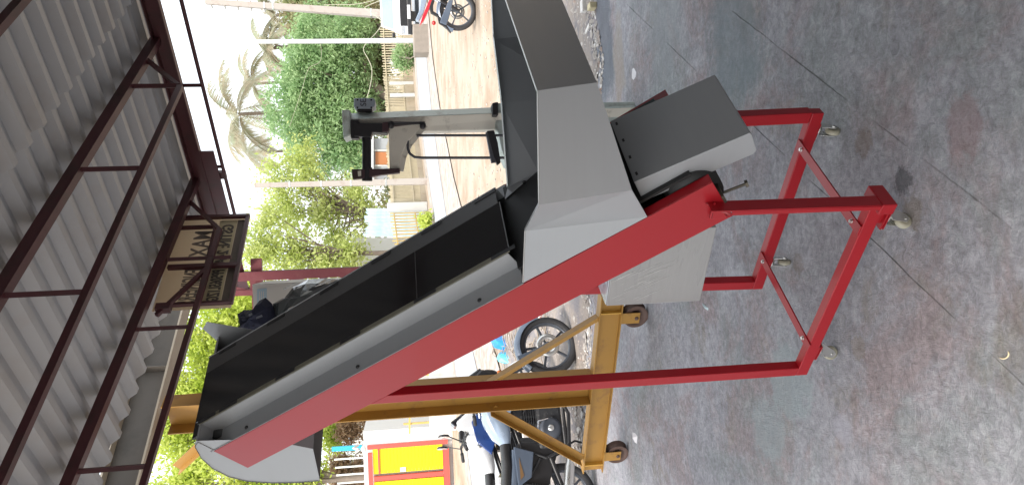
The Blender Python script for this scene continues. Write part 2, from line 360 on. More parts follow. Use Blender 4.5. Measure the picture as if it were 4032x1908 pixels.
for _ in range(1600):
    px = 1720 + 480 * RNG.random() ** 1.0; py = RNG.uniform(-50, 1900); p = ground(px, py); ys_.append(((p.x, p.y, p.z), RNG.uniform(.008, .03)))
rocks('pebbles', ys_, stone_m, 'scattered pebbles lying on the dusty yard')

def hitp(x, y, p, n):
    r = ray(x, y); return EYE + r * ((Vector(p) - EYE).dot(n) / r.dot(n))
def loc3(P): q = P - ORG; return (q.dot(LV), q.dot(WV), q.z)
def Mw(x, y, w): return loc3(hitp(x, y, mc(0, w, 0), WV))
def Ml(x, y, l): return loc3(hitp(x, y, mc(l, 0, 0), LV))
def Mz(x, y, z): return loc3(hitp(x, y, (0, 0, z), ZV))
def hexa(p8): # bottom 4, top 4
    return [tuple(p8[i] for i in range(8))]
HF = [(0, 3, 2, 1), (4, 5, 6, 7), (0, 1, 5, 4), (1, 2, 6, 5), (2, 3, 7, 6), (3, 0, 4, 7)]

# ------------------------------------------------------------------ shed: roof sheets, trusses, lattice column
shed = thing('workshop_shed', mc(2.3, 3.2, 0), 'open workshop shed with corrugated metal roof sheets on maroon steel trusses', 'shed')
RS = .078
def rz(w): return 3.265 + RS * (3.2 - w)
def rib_profile(w0, n, off):   # list of (w, dz) trapezoid profile, pitch .165
    out = []
    for i in range(n):
        b = w0 + i * .165
        out += [(b, 0), (b + .040, 0), (b + .078, .040), (b + .122, .040)]
    out.append((w0 + n * .165, 0)); return out
def roof_sheet(w0, n, l0, l1, dz):
    pr = rib_profile(w0, n, dz); V = []; F = []
    for l in (l0, l1):
        for (w, h) in pr: V.append(mc(l, w, rz(w) + h + dz))
    # small stiffening beads are folded into the pan by splitting each pan strip
    k = len(pr)
    for i in range(k - 1): F.append((i, i + 1, k + i + 1, k + i))
    mb = MB(); mb.add(V, F); mb.add([p + ZV * .0025 for p in V], F)
    return mb.build('roof_sheet', galv, shed)
ws = [3.36 - .165 * 6 * (i + 1) for i in range(6)]
for w0 in ws:
    dj = random.uniform(0, .004)
    roof_sheet(w0, 6, .70 + random.uniform(-.03, .03), 2.77 + random.uniform(-.03, .02), 0.006 + dj)
    roof_sheet(w0, 6, -1.9, .80, -.030 + dj)
    roof_sheet(w0, 6, -4.6, -1.8, .008 + dj)
def tz(w): return rz(w) - .045
for li in (-2.4, -1.22, -.047, 1.127, 2.301):
    t = MB()
    tr = thing('roof_truss', mc(li, 0, 0), None, None); tr.parent = shed; tr.location = mc(li, 0, 0) - WPOS[shed.name]; WPOS[tr.name] = mc(li, 0, 0)
    def chord(w0, z0, w1, z1, a, b): return MB().bar(mc(li, w0, z0), mc(li, w1, z1), a, b, ZV)
    chord(3.18, tz(3.18), -2.3, tz(-2.3), .05, .062).build('top_chord', maroon, tr)
    bz = (lambda w: 2.985 + .045 * (2.0 - w)) if li < 2 else (lambda w: 2.955 + .042 * (2.6 - w))
    e0 = 2.60
    chord(e0, bz(e0), -2.3, bz(-2.3), .032, .034).build('bottom_chord', maroon, tr)
    for w_ in ([2.615, 1.79, .89, 0, -.9, -1.8] if li < 2 else [1.69, .715, -.2, -1.1, -2.0]):
        MB().bar(mc(li, w_, bz(w_)), mc(li, w_, tz(w_)), .024, .024).build('strut', maroon, tr)
    MB().bar(mc(li, 2.60, bz(2.6)), mc(li, 2.93, tz(2.93) - .02), .024, .024).build('strut', maroon, tr)
    if li > 2:
        MB().bar(mc(li, 2.31, 2.835), mc(li, 2.31, 3.25), .026, .026).build('strut', maroon, tr)
        MB().bar(mc(li, 2.199, 2.985), mc(li, 1.80, 3.22), .026, .026).build('strut', maroon, tr)
        MB().box(mc(li, 1.86, 3.19), .05, .05, .09, LV, WV, ZV).build('gusset', maroon, tr)
# eave truss along the far edge
ev = thing('eave_truss', mc(2, 3.2, 3), None, None); ev.parent = shed; ev.location = mc(2, 3.2, 3) - WPOS[shed.name]; WPOS[ev.name] = mc(2, 3.2, 3)
MB().span(mc, (-4.4, 3.2, 3.135), (3.5, 3.208, 3.235)).span(mc, (-4.4, 3.2, 3.127), (3.5, 3.15, 3.135)).span(mc, (-4.4, 3.2, 3.227), (3.5, 3.15, 3.235)).build('channel', maroon, ev)
MB().span(mc, (2.02, 3.16, 3.03), (3.5, 3.175, 3.127)).build('channel', maroon, ev)
MB().tube([mc(-4.4, 3.2, 2.998), mc(2.75, 3.2, 3.002)], .014, 8).build('bottom_rod', maroon, ev)
for l_ in [1.478 - 1.1 * k for k in range(1, 5)] + [1.478, 2.19]:
    MB().bar(mc(l_, 3.2, 2.998), mc(l_, 3.2, 3.13), .022, .022).build('strut', maroon, ev)
MB().span(mc, (2.235, 3.185, 2.99), (2.30, 3.215, 3.13)).build('strut', maroon, ev)
# lattice column made of two angle chords each side with lacing
P0 = mc(3.274, 3.2, 0); cu = Vector((1, 0, 0)); cv = Vector((0, 1, 0))
col = thing('lattice_column', (-.12, 6.7, 0), None, None); col.parent = shed; col.location = Vector((-.12, 6.7, 0)) - WPOS[shed.name]; WPOS[col.name] = Vector((-.12, 6.7, 0))
cR = (-.185, 6.66); cL = (-.345, 6.72)
def angle_post(x, y, sx, mt, w=.075):
    MB().box((x + sx * w / 2, y, 1.56), w, .006, 3.12).box((x, y + w / 2, 1.56), .006, w, 3.12).build('chord', mt, col)
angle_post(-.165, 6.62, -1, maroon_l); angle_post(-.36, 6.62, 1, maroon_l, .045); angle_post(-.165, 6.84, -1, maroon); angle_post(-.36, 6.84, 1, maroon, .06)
zz = .05; k = 0
while zz < 3.0:
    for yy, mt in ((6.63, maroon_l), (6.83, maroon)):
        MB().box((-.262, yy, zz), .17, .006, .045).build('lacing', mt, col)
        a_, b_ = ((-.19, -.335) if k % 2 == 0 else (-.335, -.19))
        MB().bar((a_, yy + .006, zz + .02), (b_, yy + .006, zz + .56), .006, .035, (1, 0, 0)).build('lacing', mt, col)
    zz += .58; k += 1
MB().box((-.262, 6.73, .01), .34, .36, .02).build('base_plate', maroon, col)
MB().box((-.30, 6.72, 2.93), .5, .05, .09).box((-.5, 6.72, 2.86), .04, .05, .2).build('bracket', maroon_l, col)
# unseen corrugated wall on the right-hand back side, lengthened and darkened to block light
wallb = MB(); wp = []
V = []; F = []
for i in range(61):
    w_ = -1.95 + i * .125; V += [mc(-1.95 + (.03 if i % 2 else 0), w_, 0), mc(-1.95 + (.03 if i % 2 else 0), w_, 3.26 + .078 * (3.2 - w_))]
F = [(2 * i, 2 * i + 2, 2 * i + 3, 2 * i + 1) for i in range(60)]
wall_m = mat('darkened_wall_sheet', (.035, .033, .032), .8, var=.2, scale=3)
MB().add(V, F).build('light_block_side_wall', wall_m, shed)

# ------------------------------------------------------------------ sign banner hung from the truss, seen from behind
LS = 2.40
banner_m = mat('flex_banner_back', (.30, .265, .225), .7, var=.06, scale=5, col2=(.25, .22, .19), mix=(.5, .7), mscale=2)
for _n, _c in (('flex_banner_back', (.80, .72, .60)),):
    _N = banner_m.node_tree.nodes; _L = banner_m.node_tree.links; _t = _N.new('ShaderNodeBsdfTranslucent'); _t.inputs[0].default_value = (*_c, 1); _x = _N.new('ShaderNodeMixShader'); _x.inputs[0].default_value = .6
    _L.new(_N['Principled BSDF'].outputs[0], _x.inputs[1]); _L.new(_t.outputs[0], _x.inputs[2]); _L.new(_x.outputs[0], _N['Material Output'].inputs[0])
banner_y = mat('yellowed_banner_band', (.48, .42, .27), .7, var=.06, scale=5)
banner_b = mat('brown_banner_band', (.105, .085, .07), .7, var=.1, scale=5)
letter_g = mat('show_through_lettering', (.21, .185, .165), .7, var=.08); letter_d = mat('dark_lettering', (.085, .075, .065), .7, var=.08); letter_w = mat('pale_lettering', (.34, .31, .27), .7, var=.08)
sg = thing('hanging_sign', mc(LS, 2.4, 2.8), 'framed company sign board hanging under the far truss, its lettering seen mirrored from behind', 'sign')
MB().span(mc, (LS, 1.93, 2.80), (LS + .006, 2.83, 3.30)).build('banner', banner_m, sg)
MB().span(mc, (LS - .002, 1.98, 2.876), (LS + .002, 2.81, 3.0)).build('yellow_band', banner_y, sg)
MB().span(mc, (LS - .002, 1.96, 2.82), (LS + .002, 2.81, 2.872)).build('brown_band', banner_b, sg)
def lettering(txt, w_start, z, size, mt, parent, lx=LS - .004, xs=1.0):
    cu_ = bpy.data.curves.new('lettering', 'FONT'); cu_.body = txt; cu_.size = size; cu_.extrude = .0015; cu_.offset = .003; cu_.materials.append(mt); cu_.space_character = 1.05
    o = bpy.data.objects.new('lettering', cu_); COL.objects.link(o); o.parent = parent
    R = Matrix((-WV, ZV, -WV.cross(ZV))).transposed(); o.matrix_local = Matrix.Translation(mc(lx, w_start, z) - WPOS[parent.name]) @ R.to_4x4() @ Matrix.Diagonal((xs, 1, 1, 1))
    return to_mesh(o)
def to_mesh(o):
    me = bpy.data.meshes.new_from_object(o, depsgraph=bpy.context.evaluated_depsgraph_get()); q = bpy.data.objects.new(o.name + '_', me); COL.objects.link(q)
    q.parent = o.parent; q.matrix_local = o.matrix_local.copy(); nm = o.name; bpy.data.objects.remove(o); q.name = nm.split('.')[0]
    if not me.materials: pass
    return q
lettering('MAXI', 2.70, 3.04, .17, letter_g, sg, xs=.72); lettering('ENGINEERS', 2.30, 3.04, .17, letter_g, sg, xs=.36)
lettering('GSTIN: 24A', 2.76, 2.895, .11, letter_d, sg, xs=.72); lettering('PP5065L1ZG', 2.285, 2.895, .11, letter_d, sg, xs=.47)
fr = MB()
for a, b in (((1.945, 2.80), (2.845, 2.80)), ((1.945, 3.02), (2.75, 3.02))):
    MB().bar(mc(LS - .02, a[0], a[1]), mc(LS - .02, b[0], b[1]), .025, .026 if a[1] < 2.9 else .016).build('frame_bar', maroon, sg)
for w_, z0, z1, s_ in ((2.83, 2.80, 3.27, .026), (2.31, 2.80, 3.27, .032), (1.955, 2.80, 3.25, .02), (2.72, 3.02, 3.27, .018)):
    MB().bar(mc(LS - .022, w_, z0), mc(LS - .022, w_, z1), .028, s_, LV.cross(ZV)).build('frame_bar', maroon, sg)

# ------------------------------------------------------------------ yellow travelling gantry
GA = Vector((-.503, 4.977, 0)); GD = Vector((-.873, .488, 0)).normalized(); GN = Vector((-GD.y, GD.x, 0)) * -1   # GN points away from camera
if GN.y < 0: GN = -GN
def gp(a, b, z): return GA + GD * a + GN * b + ZV * z
gan = thing('gantry_crane', gp(.65, 0, 0), 'yellow ochre steel gantry crane frame on rusty wheels behind the red conveyor', 'crane')
b = MB(); b.span(gp, (-.16, -.045, .19), (1.47, .045, .198)).span(gp, (-.16, -.045, .342), (1.47, .045, .35)).span(gp, (-.16, -.008, .198), (1.47, .0, .342)); b.build('base_beam', ochre, gan)
for a_ in (-.02, 1.385): MB().span(gp, (a_, -.044, .199), (a_ + .007, -.009, .341)).build('stiffener', yellow_p, gan)
u = MB(); u.span(gp, (.525, -.06, .351), (.533, .06, 3.27)).span(gp, (.757, -.06, .351), (.765, .06, 3.27)).span(gp, (.533, .03, .351), (.757, .037, 3.27)); u.build('upright', ochre, gan)
def angle_brace(p, q, flip=1):
    b = MB(); d = (q - p).normalized(); nn = GN; side = d.cross(nn).normalized() * flip
    b.bar(p, q, .006, .062, side); b.bar(p - nn * .028 + side * .031, q - nn * .028 + side * .031, .05, .006, side); return b.build('brace', ochre, gan)
angle_brace(gp(.02, -.02, .353), gp(.55, -.02, 1.12), -1); angle_brace(gp(1.33, -.02, .353), gp(.765, -.02, 1.06), 1)
angle_brace(gp(.766, 0, 2.93), gp(1.12, 0, 3.29), 1)
for a_ in (.03, 1.31):
    w = MB(); c = gp(a_, 0, .087)
    w.lathe(c - GD * 0, GN, [(-.032, .087), (-.028, .078), (-.018, .073), (0, .072), (.018, .073), (.028, .078), (.032, .087), (.034, .06), (.012, .05), (.012, .02), (-.012, .02), (-.012, .05), (-.034, .06), (-.032, .087)], 28)
    wh = w.build('wheel', rustw, gan)
    br = MB()
    for sgn in (-1, 1): br.box(c + GN * sgn * .042 + ZV * .045, .085, .006, .135, GD, GN, ZV)
    br.box(c + ZV * .108, .075, .1, .01, GD, GN, ZV); br.build('wheel_bracket', ochre, gan)
    MB().lathe(c, GN, [(-.052, 0), (-.052, .014), (.052, .014), (.052, 0)], 8).build('axle', rustw, gan)
g = MB(); g.span(mc, (3.0, -3, 3.33), (3.008, 2.62, 3.54)); g.build('girder_web', girder_m, gan)
g = MB(); g.span(mc, (2.93, -3, 3.315), (3.07, 2.62, 3.329)); g.span(mc, (2.93, -3, 3.542), (3.07, 2.62, 3.555)); g.build('girder_flange', girder_f, gan)
for w_ in (-1, .55, 1.9): MB().span(mc, (2.94, w_, 3.331), (2.999, w_ + .008, 3.50)).build('girder_stiffener', girder_m, gan)

# ------------------------------------------------------------------ the red inclined conveyor
cv_ = thing('incline_conveyor', mc(.42, .25, 0), 'steep red framed belt conveyor with grey sheet metal hopper, on castors', 'conveyor')
def part(mb, name, m_, label=None, bevel=0, kind=None): return mb.build(name, m_, cv_, label=label, bevel=bevel, kind=kind)
TB = .165
# side channels
for (wa, sgn) in ((0, 1), (.50, -1)):
    c_ = MB(); wo = wa; wi = wa + sgn * .006
    c_.span(bc, (-2.014, wo, -TB), (0, wi, 0))
    c_.span(bc, (-2.014, wi, -.006), (0, wa + sgn * .04, 0)); c_.span(bc, (-2.014, wi, -TB), (0, wa + sgn * .04, -TB + .006))
    part(c_, 'side_channel', red, bevel=.0015)
# rails
def rail(pA, pB, wd, zA=.1, zB=.1):   # pA,pB outer bottom (l,w)
    a = mc(pA[0], pA[1], zA); q = mc(pB[0], pB[1], zB); d = (q - a); d.z = 0; d.normalize(); s = ZV.cross(d); s = s if s.dot(WV) > 0 else -s
    vs = [a, q, q + s * wd, a + s * wd]; vs += [v + ZV * .046 for v in vs]
    return MB().add(vs, HF)
part(rail((-.002, 0), (.859, 0), .038, .1415, .095), 'base_rail', red, bevel=.003)
part(rail((.006, .524), (.859, .458), .040), 'base_rail', red, bevel=.003)
part(MB().span(mc, (-.042, -.042, .139), (-.003, .054, .189)), 'rail_end_block', red, bevel=.003)
def bz_(l): return 2.2497 + 1.3465 * (l - 1.2175)
def leg(l0, l1, w0b, w1b, w0t, w1t, z0=.147):
    vs = [mc(l0, w0b, z0), mc(l1, w0b, z0), mc(l1, w1b, z0), mc(l0, w1b, z0), mc(l0, w0t, bz_(l0)), mc(l1, w0t, bz_(l1)), mc(l1, w1t, bz_(l1)), mc(l0, w1t, bz_(l0))]
    return MB().add(vs, HF)
part(leg(.813, .859, .0, .038, .0, .038, .1415), 'leg', red, bevel=.003)
LT = Mw(2866, 853, -.042); LQ = Mw(2815, 797, -.042)
lb = MB(); lb.span(mc, (-.042, -.042, .190), (-.037, .004, LQ[2])); lb.span(mc, (-.037, -.042, .190), (-.022, -.037, LT[2] - .01)); lb.span(mc, (-.037, -.001, .190), (.0, .004, LQ[2] - .02))
lb.poly([mc(*hq_) for hq_ in (Mw(2866, 853, -.004), Mw(2800, 858, -.004), Mw(2815, 797, -.004), Mw(2838, 800, -.004), Mw(2850, 835, -.004))], WV * -.006)
lb.poly([mc(-.042, -.042, LQ[2] - .04), mc(-.022, -.042, LT[2] - .01), mc(-.010, -.006, LT[2] + .02), mc(-.042, -.006, LQ[2] + .01)], WV * .004)
part(lb, 'leg', red, bevel=.002)
wd_ = MB(); wd_.tube([mc(*Mw(2815, 797, -.011)), mc(*Mw(2805, 825, -.011)), mc(*Mw(2798, 858, -.011))], .004, 6); part(wd_, 'weld_bead', red)
part(leg(.813, .859, .459, .499, .50, .54), 'leg', red, bevel=.003)
part(leg(.004, .050, .524, .564, .50, .54), 'leg', red, bevel=.003)
# flat cross bars with bolts
for (a, q) in (((3143, 547), (3389, 892)), ((2996, 989), (3190, 1358))):
    zq = .184 if a[0] > 3100 else .150
    A = Mz(a[0], a[1], .153); Q = Mz(q[0], q[1], zq + .006); PA = mc(A[0], A[1], .147); PQ = mc(Q[0], Q[1], zq); d = (PQ - PA).normalized(); s = d.cross(ZV); s = s if s.dot(LV) > 0 else -s
    cb_ = MB().add([PA, PQ, PQ + s * .036, PA + s * .036, PA + ZV * .006, PQ + ZV * .006, PQ + s * .036 + ZV * .006, PA + s * .036 + ZV * .006], HF)
    co = part(cb_, 'cross_bar', red, bevel=.0012)
    for t in (.085, .9):
        c = PA.lerp(PQ, t) + s * .018 + ZV * .0062
        MB().lathe(c, ZV, [(0, 0), (0, .0085), (.0015, .0085), (.0015, .0068), (.0075, .0068), (.0075, 0)], 6, smooth=False).build('bolt', zinc, co)
# castors
def caster(l, w, ang, sp=0):
    c = mc(l, w, 0); X = (LV * math.cos(ang) + WV * math.sin(ang)); Y = ZV.cross(X)
    pl = MB().box(c + ZV * .097, .075, .06, .006, LV, WV).box(c + ZV * .088, .075, .06, .004, LV, WV); plo = part(pl.box(c + ZV * (.1 + sp / 2), .04, .036, sp, LV, WV) if sp else pl, 'caster_plate', red)
    for i in (-1, 1):
        for j in (-1, 1): MB().lathe(c + LV * i * .028 + WV * j * .02 + ZV * .080, ZV, [(0, 0), (0, .006), (.006, .006), (.006, 0)], 6, smooth=False).build('nut', zinc, plo)
    fk = MB(); fk.lathe(c + ZV * .070, ZV, [(0, 0), (0, .022), (.008, .026), (.014, .024), (.015, 0)], 20)
    for sg_ in (-1, 1): fk.poly([c + Y * sg_ * .015 + X * .024 + ZV * .074, c + Y * sg_ * .015 - X * .028 + ZV * .074, c + Y * sg_ * .015 - X * .038 + ZV * .026, c + Y * sg_ * .015 - X * .026 + ZV * .013, c + Y * sg_ * .015 - X * .010 + ZV * .022], Y * sg_ * .0025)
    part(fk, 'caster_fork', zinc)
    wc = c - X * .024 + ZV * .027
    wo = part(MB().lathe(wc, Y, [(-.011, 0), (-.011, .008), (-.009, .012), (-.011, .018), (-.008, .026), (0, .027), (.008, .026), (.011, .018), (.009, .012), (.011, .008), (.011, 0)], 26), 'caster_wheel', nylon)
    MB().lathe(wc, Y, [(-.02, 0), (-.02, .006), (.02, .006), (.02, 0)], 6, smooth=False).build('axle_bolt', zinc, wo)
caster(.735, .035, math.radians(150)); caster(.08, .05, math.radians(110), .038); caster(.10, .565, math.radians(80)); caster(.745, .515, math.radians(60))
# grey sheet work along the belt
sk = MB(); sk.span(bc, (-1.365, .001, .001), (.012, .08, .003)); part(sk, 'bed_flange', steel)
sk = MB(); sk.span(bc, (-1.365, .079, .003), (-.004, .081, .075)); part(sk, 'side_guard', steel)
sk = MB(); sk.span(bc, (-1.365, .40, .003), (-.004, .402, .075)); sk.span(bc, (-1.365, .402, .001), (.012, .499, .003)); part(sk, 'side_guard', steel)
part(MB().span(bc, (-1.97, .045, .02), (-1.368, .45, .03)).span(bc, (-1.368, .0835, .02), (.10, .398, .03)), 'belt', belt_m)
part(MB().span(bc, (-2.0, .045, -.15), (-.02, .45, -.12)), 'belt', belt_m)
for s_ in (-1.95, .02):
    part(MB().lathe(bc(s_, .045, -.062), WV, [(0, 0), (0, .085), (.405, .085), (.405, 0)], 32), 'drum', belt_m)
    part(MB().lathe(bc(s_, .008, -.062), WV, [(0, 0), (0, .02), (.48, .02), (.48, 0)], 16), 'drum_shaft', zinc)
sj = (hitp(1638, 1090, bc(0, 0, .0775), NE) - O1).dot(SE)
part(MB().span(bc, (-1.372, .10, .0735), (sj - .0015, .325, .0775)), 'cover_panel', plate_m)
part(MB().span(bc, (sj + .0015, .10, .0735), (.03, .325, .0775)), 'cover_panel', plate_m)
part(MB().span(bc, (sj - .001, .10, .0745), (sj + .001, .325, .0785)), 'cover_seam', gasket)
part(MB().span(bc, (-1.362, .4055, .0735), (.03, .4095, .0795)), 'cover_edge_trim', lipm)
part(MB().span(bc, (-1.36, .326, .0735), (.03, .405, .078)), 'cover_edge_strip', gasket)
part(MB().span(bc, (-1.372, .082, .074), (.01, .0995, .078)), 'cover_edge_strip', dirty)
# closed slots (clamp tabs) along both edges
for (x, y) in ((1885, 1045), (1500+60, 1220), (1370-165, 1343), (1245-95, 1370+70)): pass
for s_ in (-1.33, -1.02, -.70, -.40, -.12, -.01):
    part(MB().span(bc, (s_ - .065, .083, .0782), (s_ + .025, .0975, .080)), 'clamp_tab', blackm)
for s_ in (-1.30, -1.07, -.84, -.59, -.32, -.06):
    part(MB().span(bc, (s_ - .06, .388, .0782), (s_ + .03, .402, .0805)), 'clamp_tab', blackm)
part(MB().tube([bc(-1.373, .10, .079), bc(-1.369, .325, .079)], .0018, 6), 'cover_front_lip', steel)
for (x, y) in ((971, 1681), (1409, 1443), (1888, 1181)):
    P = hitp(x, y, bc(0, 0, .003), NE); 
    part(MB().lathe(P, NE, [(0, 0), (0, .0075), (.003, .007), (.006, .004), (.006, 0)], 16), 'screw', blackm)
# hopper
Rm = [mc(.265, 0, 1.254), mc(.091, .049, 1.254), mc(-.138, -.10, 1.254), mc(-.384, .07, 1.254), mc(-.284, 1.16, 1.254)]
_d3 = (Rm[3] - Rm[2]).normalized(); _n3 = Vector((_d3.y, -_d3.x, -.08)).normalized()
Qb = [mc(.008, 0, .902), hitp(2488, 748, Rm[2], _n3), hitp(2350, 325, Rm[2], _n3)]; _n4 = (Rm[4] - Rm[3]).cross(Qb[2] - Rm[3]).normalized(); Qb.append(hitp(2172, -97, Rm[3], _n4))
Fm = [mc(.232, .431, 1.254), mc(.057, .70, 1.254), mc(-.033, 1.005, 1.254), mc(-.16, 1.15, 1.254)]
Bb = [bc(-1.369, .381, .034), bc(-1.513, .425, .034), mc(.03, .70, .925), mc(-.01, 1.12, .92)]
def hp(pts, t=.0018, label=None):
    return part(MB().sheet(pts, t), 'hopper_panel', steel, label=label)
hp([Rm[0], Rm[1], Qb[0]]); hp([Rm[1], Rm[2], Qb[1], Qb[0]]) if False else None
def tri2(a, b_, c, d, nm='hopper_panel'):   # possibly twisted quad as two thin facets in one mesh
    n = ((b_ - a).cross(c - a)).normalized() * .0018; vs = [a, b_, c, d]; vs += [v + n for v in vs]
    return part(MB().add(vs, [(0, 1, 2), (0, 2, 3), (4, 6, 5), (4, 7, 6), (0, 4, 5, 1), (1, 5, 6, 2), (2, 6, 7, 3), (3, 7, 4, 0)]), nm, steel)
tri2(Rm[1], Rm[2], Qb[1], Qb[0]); tri2(Rm[2], Rm[3], Qb[2], Qb[1]); tri2(Rm[3], Rm[4], Qb[3], Qb[2])
tri2(Fm[0], Fm[1], Bb[1], Bb[0]); tri2(Fm[1], Fm[2], Bb[2], Bb[1]); tri2(Fm[2], Fm[3], Bb[3], Bb[2]); tri2(Fm[3], Rm[4], Qb[3], Bb[3])
# hopper floor between near and far lower edges, outside the belt
tri2(Qb[1], Qb[2], Bb[2], Bb[1]); tri2(Qb[2], Qb[3], Bb[3], Bb[2])
def lip(pts, inn, wd=.016):
    mb = MB()
    for a, c in zip(pts, pts[1:]):
        d = (c - a).normalized(); s = ZV.cross(d).normalized() * inn
        vs = [a + ZV * .001, c + ZV * .001, c + s * wd + ZV * .001, a + s * wd + ZV * .001]; vs += [v + ZV * .002 for v in vs]; mb.add(vs, HF)
    return part(mb, 'hopper_lip', lipm)
lip(Rm[:5], 1, .008); lip([Fm[0], Fm[1], Fm[2], Fm[3]], -1, .030)
part(MB().lathe(Vector(hitp(2064, 716, Bb[0] + Vector((0, 0, .1)), WV)), -WV, [(0, 0), (0, .007), (.004, .006), (.004, 0)], 12), 'screw', blackm)
# tail chute
CE = Vector((-.175, 0, -.325)); ce = (LV * CE.x + ZV * CE.z).normalized(); cn = (LV * .87 + ZV * -.49).normalized()
pA = mc(-.075, .062, .942); LL = (mc(-.249, .062, .631) - pA).length
ch = MB(); a0 = pA; a1 = pA + ce * LL; r_ = .012; th = .083
def rect(p): return [p, p + WV * .325]
prof = [a0, a1 - ce * .004, a1 + cn * .01, a1 + cn * (th - .01) - ce * .0, a1 + cn * th - ce * .012, a0 + cn * (th + .004)]
ch.poly(prof, WV * .318); part(ch, 'tail_chute', steel, bevel=.002)
for t in (.03, .28, .55, .83): part(MB().box(pA + WV * (.325 * t + .02) + ce * .016 - cn * .001, .012, .007, .003, WV, ce, cn), 'chute_slot', blackm)
part(MB().tube([mc(-.03, .05, .668), mc(-.068, .045, .602)], .0045, 8), 'takeup_bolt', bolt_m)
part(MB().lathe(mc(-.068, .045, .602), mc(-.068, .045, .602) - mc(-.03, .05, .668), [(0, 0), (0, .012), (.009, .012), (.009, 0)], 6, smooth=False), 'bolt_head', bolt_m)
part(MB().box(bc(-2.018, .03, -.07), .008, .09, .03, SE, WV, NE), 'takeup_block', bolt_m)
# discharge hood
hs = [(1.015, 2.397), (1.05, 2.406), (1.133, 2.400), (1.208, 2.375), (1.275, 2.328), (1.317, 2.27), (1.345, 2.18), (1.357, 2.08), (1.357, 1.996), (1.126, 1.996), (1.085, 2.073)]
part(MB().poly([mc(l, .004, z) for l, z in hs] + [bc(-.25, .004, -.10), bc(-.10, .004, .0)], WV * .002), 'hood_side', steel)
hs2 = [(.93, 2.42), (.97, 2.445)] + hs[1:]
part(MB().poly([mc(l, .498, z) for l, z in hs2] + [bc(-.25, .498, -.10), bc(-.14, .498, .0)], WV * .002), 'hood_side', steel)
hm = MB(); pts = [bc(-.005, 0, .076)] + [mc(l, 0, z) for l, z in hs[1:9]]; V = []; F = []
V = [p + WV * w_ for w_ in (.001, .499) for p in pts]; k = len(pts); F = [(i, i + 1, k + i + 1, k + i) for i in range(k - 1)]; hm.add(V, F); hm.add([v + NE * .0015 for v in V], F); part(hm, 'hood_cover', steel)
hm = MB(); hm.sheet([bc(-.004, .001, .003), bc(-.004, .001, .077), bc(-.004, .08, .077), bc(-.004, .08, .003)], .0015); part(hm, 'hood_end_plate', steel)
hm = MB(); a = mc(1.126, .004, 1.996); c = mc(1.126, .50, 1.996); hm.sheet([a, c, mc(1.08, .50, 2.10), mc(1.08, .004, 2.08)], .0015); hm.sheet([mc(1.08, .004, 2.08), mc(1.08, .5, 2.1), bc(-.2, .5, -.12), bc(-.2, .004, -.12)], .0015); part(hm, 'hood_back', steel)
# stretch wrapped control box slung under the belt
p1 = Mw(2757, 1185, .26); p2 = Mz(2822, 900, p1[2]); t1 = Mw(2386, 1211, .26); t2 = Mz(2340, 1130, t1[2])
A = mc(*p1); Bx = mc(*p2); ex = (Bx - A).normalized(); ey = ZV.cross(ex); ey = ey if ey.dot(WV) > 0 else -ey; Lx = (Bx - A).length * 1.02; H_ = t1[2] - p1[2]
bx = MB().add([A, A + ex * Lx, A + ex * Lx + ey * .17, A + ey * .17], [(0, 1, 2, 3)])
bx = MB().box(A + ex * Lx / 2 + ey * .085 + ZV * H_ / 2, Lx, .17, H_, ex, ey, ZV)
cbx = part(bx, 'control_box', wrap, label='grey control box wrapped in clear stretch film', bevel=.004)
MB().box(A + ex * Lx / 2 + ey * .085 + ZV * (H_ + .002), Lx - .01, .16, .003, ex, ey, ZV).build('film_top', wraptop, cbx)
wr = MB()
for i in range(26):
    x0 = random.uniform(.0, .15) * 1; z0 = H_ - random.uniform(.0, .16) ; L_ = random.uniform(.03, .16)
    p = A + ex * (x0 + .01) + ZV * z0 - ey * .0012; q = p + ex * L_ * .55 - ZV * L_ * -.0 + ZV * (-L_ * .9 if i % 3 else -L_ * 1.2)
    q = p + (ex * .45 - ZV * .9) * L_
    if (q - A).dot(ZV) > .02: wr.tube([p, (p + q) / 2 + ex * .003, q], [.0002, .0007, .0002], 4)
wr.build('film_wrinkle', filmline, cbx, kind='stuff')

# ------------------------------------------------------------------ foot-operated press / welder with a cast column
cast_m = mat('grey_green_machine_enamel', (.50, .56, .52), .5, var=.12, scale=5, col2=(.24, .22, .18), mix=(.52, .72), mscale=6)
cast_b = mat('dirty_cream_enamel_and_lit_face', (.68, .64, .55), .5, var=.12, scale=5, col2=(.25, .22, .18), mix=(.55, .72), mscale=7)  # cream of the bracket arm, also painted on the column's lit face
darkm = mat('oily_black_iron', (.022, .02, .022), .5, .3, var=.3, scale=10)
purpm = mat('dark_brown_red_iron', (.055, .025, .03), .5, .2, var=.3, scale=10)
pipem = mat('dark_grey_pipe', (.075, .075, .085), .4, .2, var=.15)
motorm = mat('blue_grey_motor_enamel', (.28, .32, .36), .45, var=.08)
PD = 5.05
def pp(x, y, dd=0):  # point on the vertical plane through the press
    return hitp(x, y, (0, PD + dd, 0), (0, 1, 0))
ps = thing('seam_welder', pp(2480, 460) * 1, 'tall grey seam welder with cream bracket arm and black roller arm standing beyond the hopper', 'welding machine')
ps.location.z = 0; WPOS[ps.name] = Vector(ps.location)
def pbuild(mb, n, m_, bevel=0): return mb.build(n, m_, ps, bevel=bevel)
t1_ = pp(1375, 436); t2_ = pp(1375, 470); b1_ = pp(1960, 412); b2_ = pp(1960, 445); b3_ = pp(1960, 505); t3_ = pp(1375, 520)
for p in (b1_, b2_, b3_): pass
def colface(a, b_, c, d, n, m_): return pbuild(MB().poly([a, b_, c, d], Vector((0, .02, 0))), n, m_)
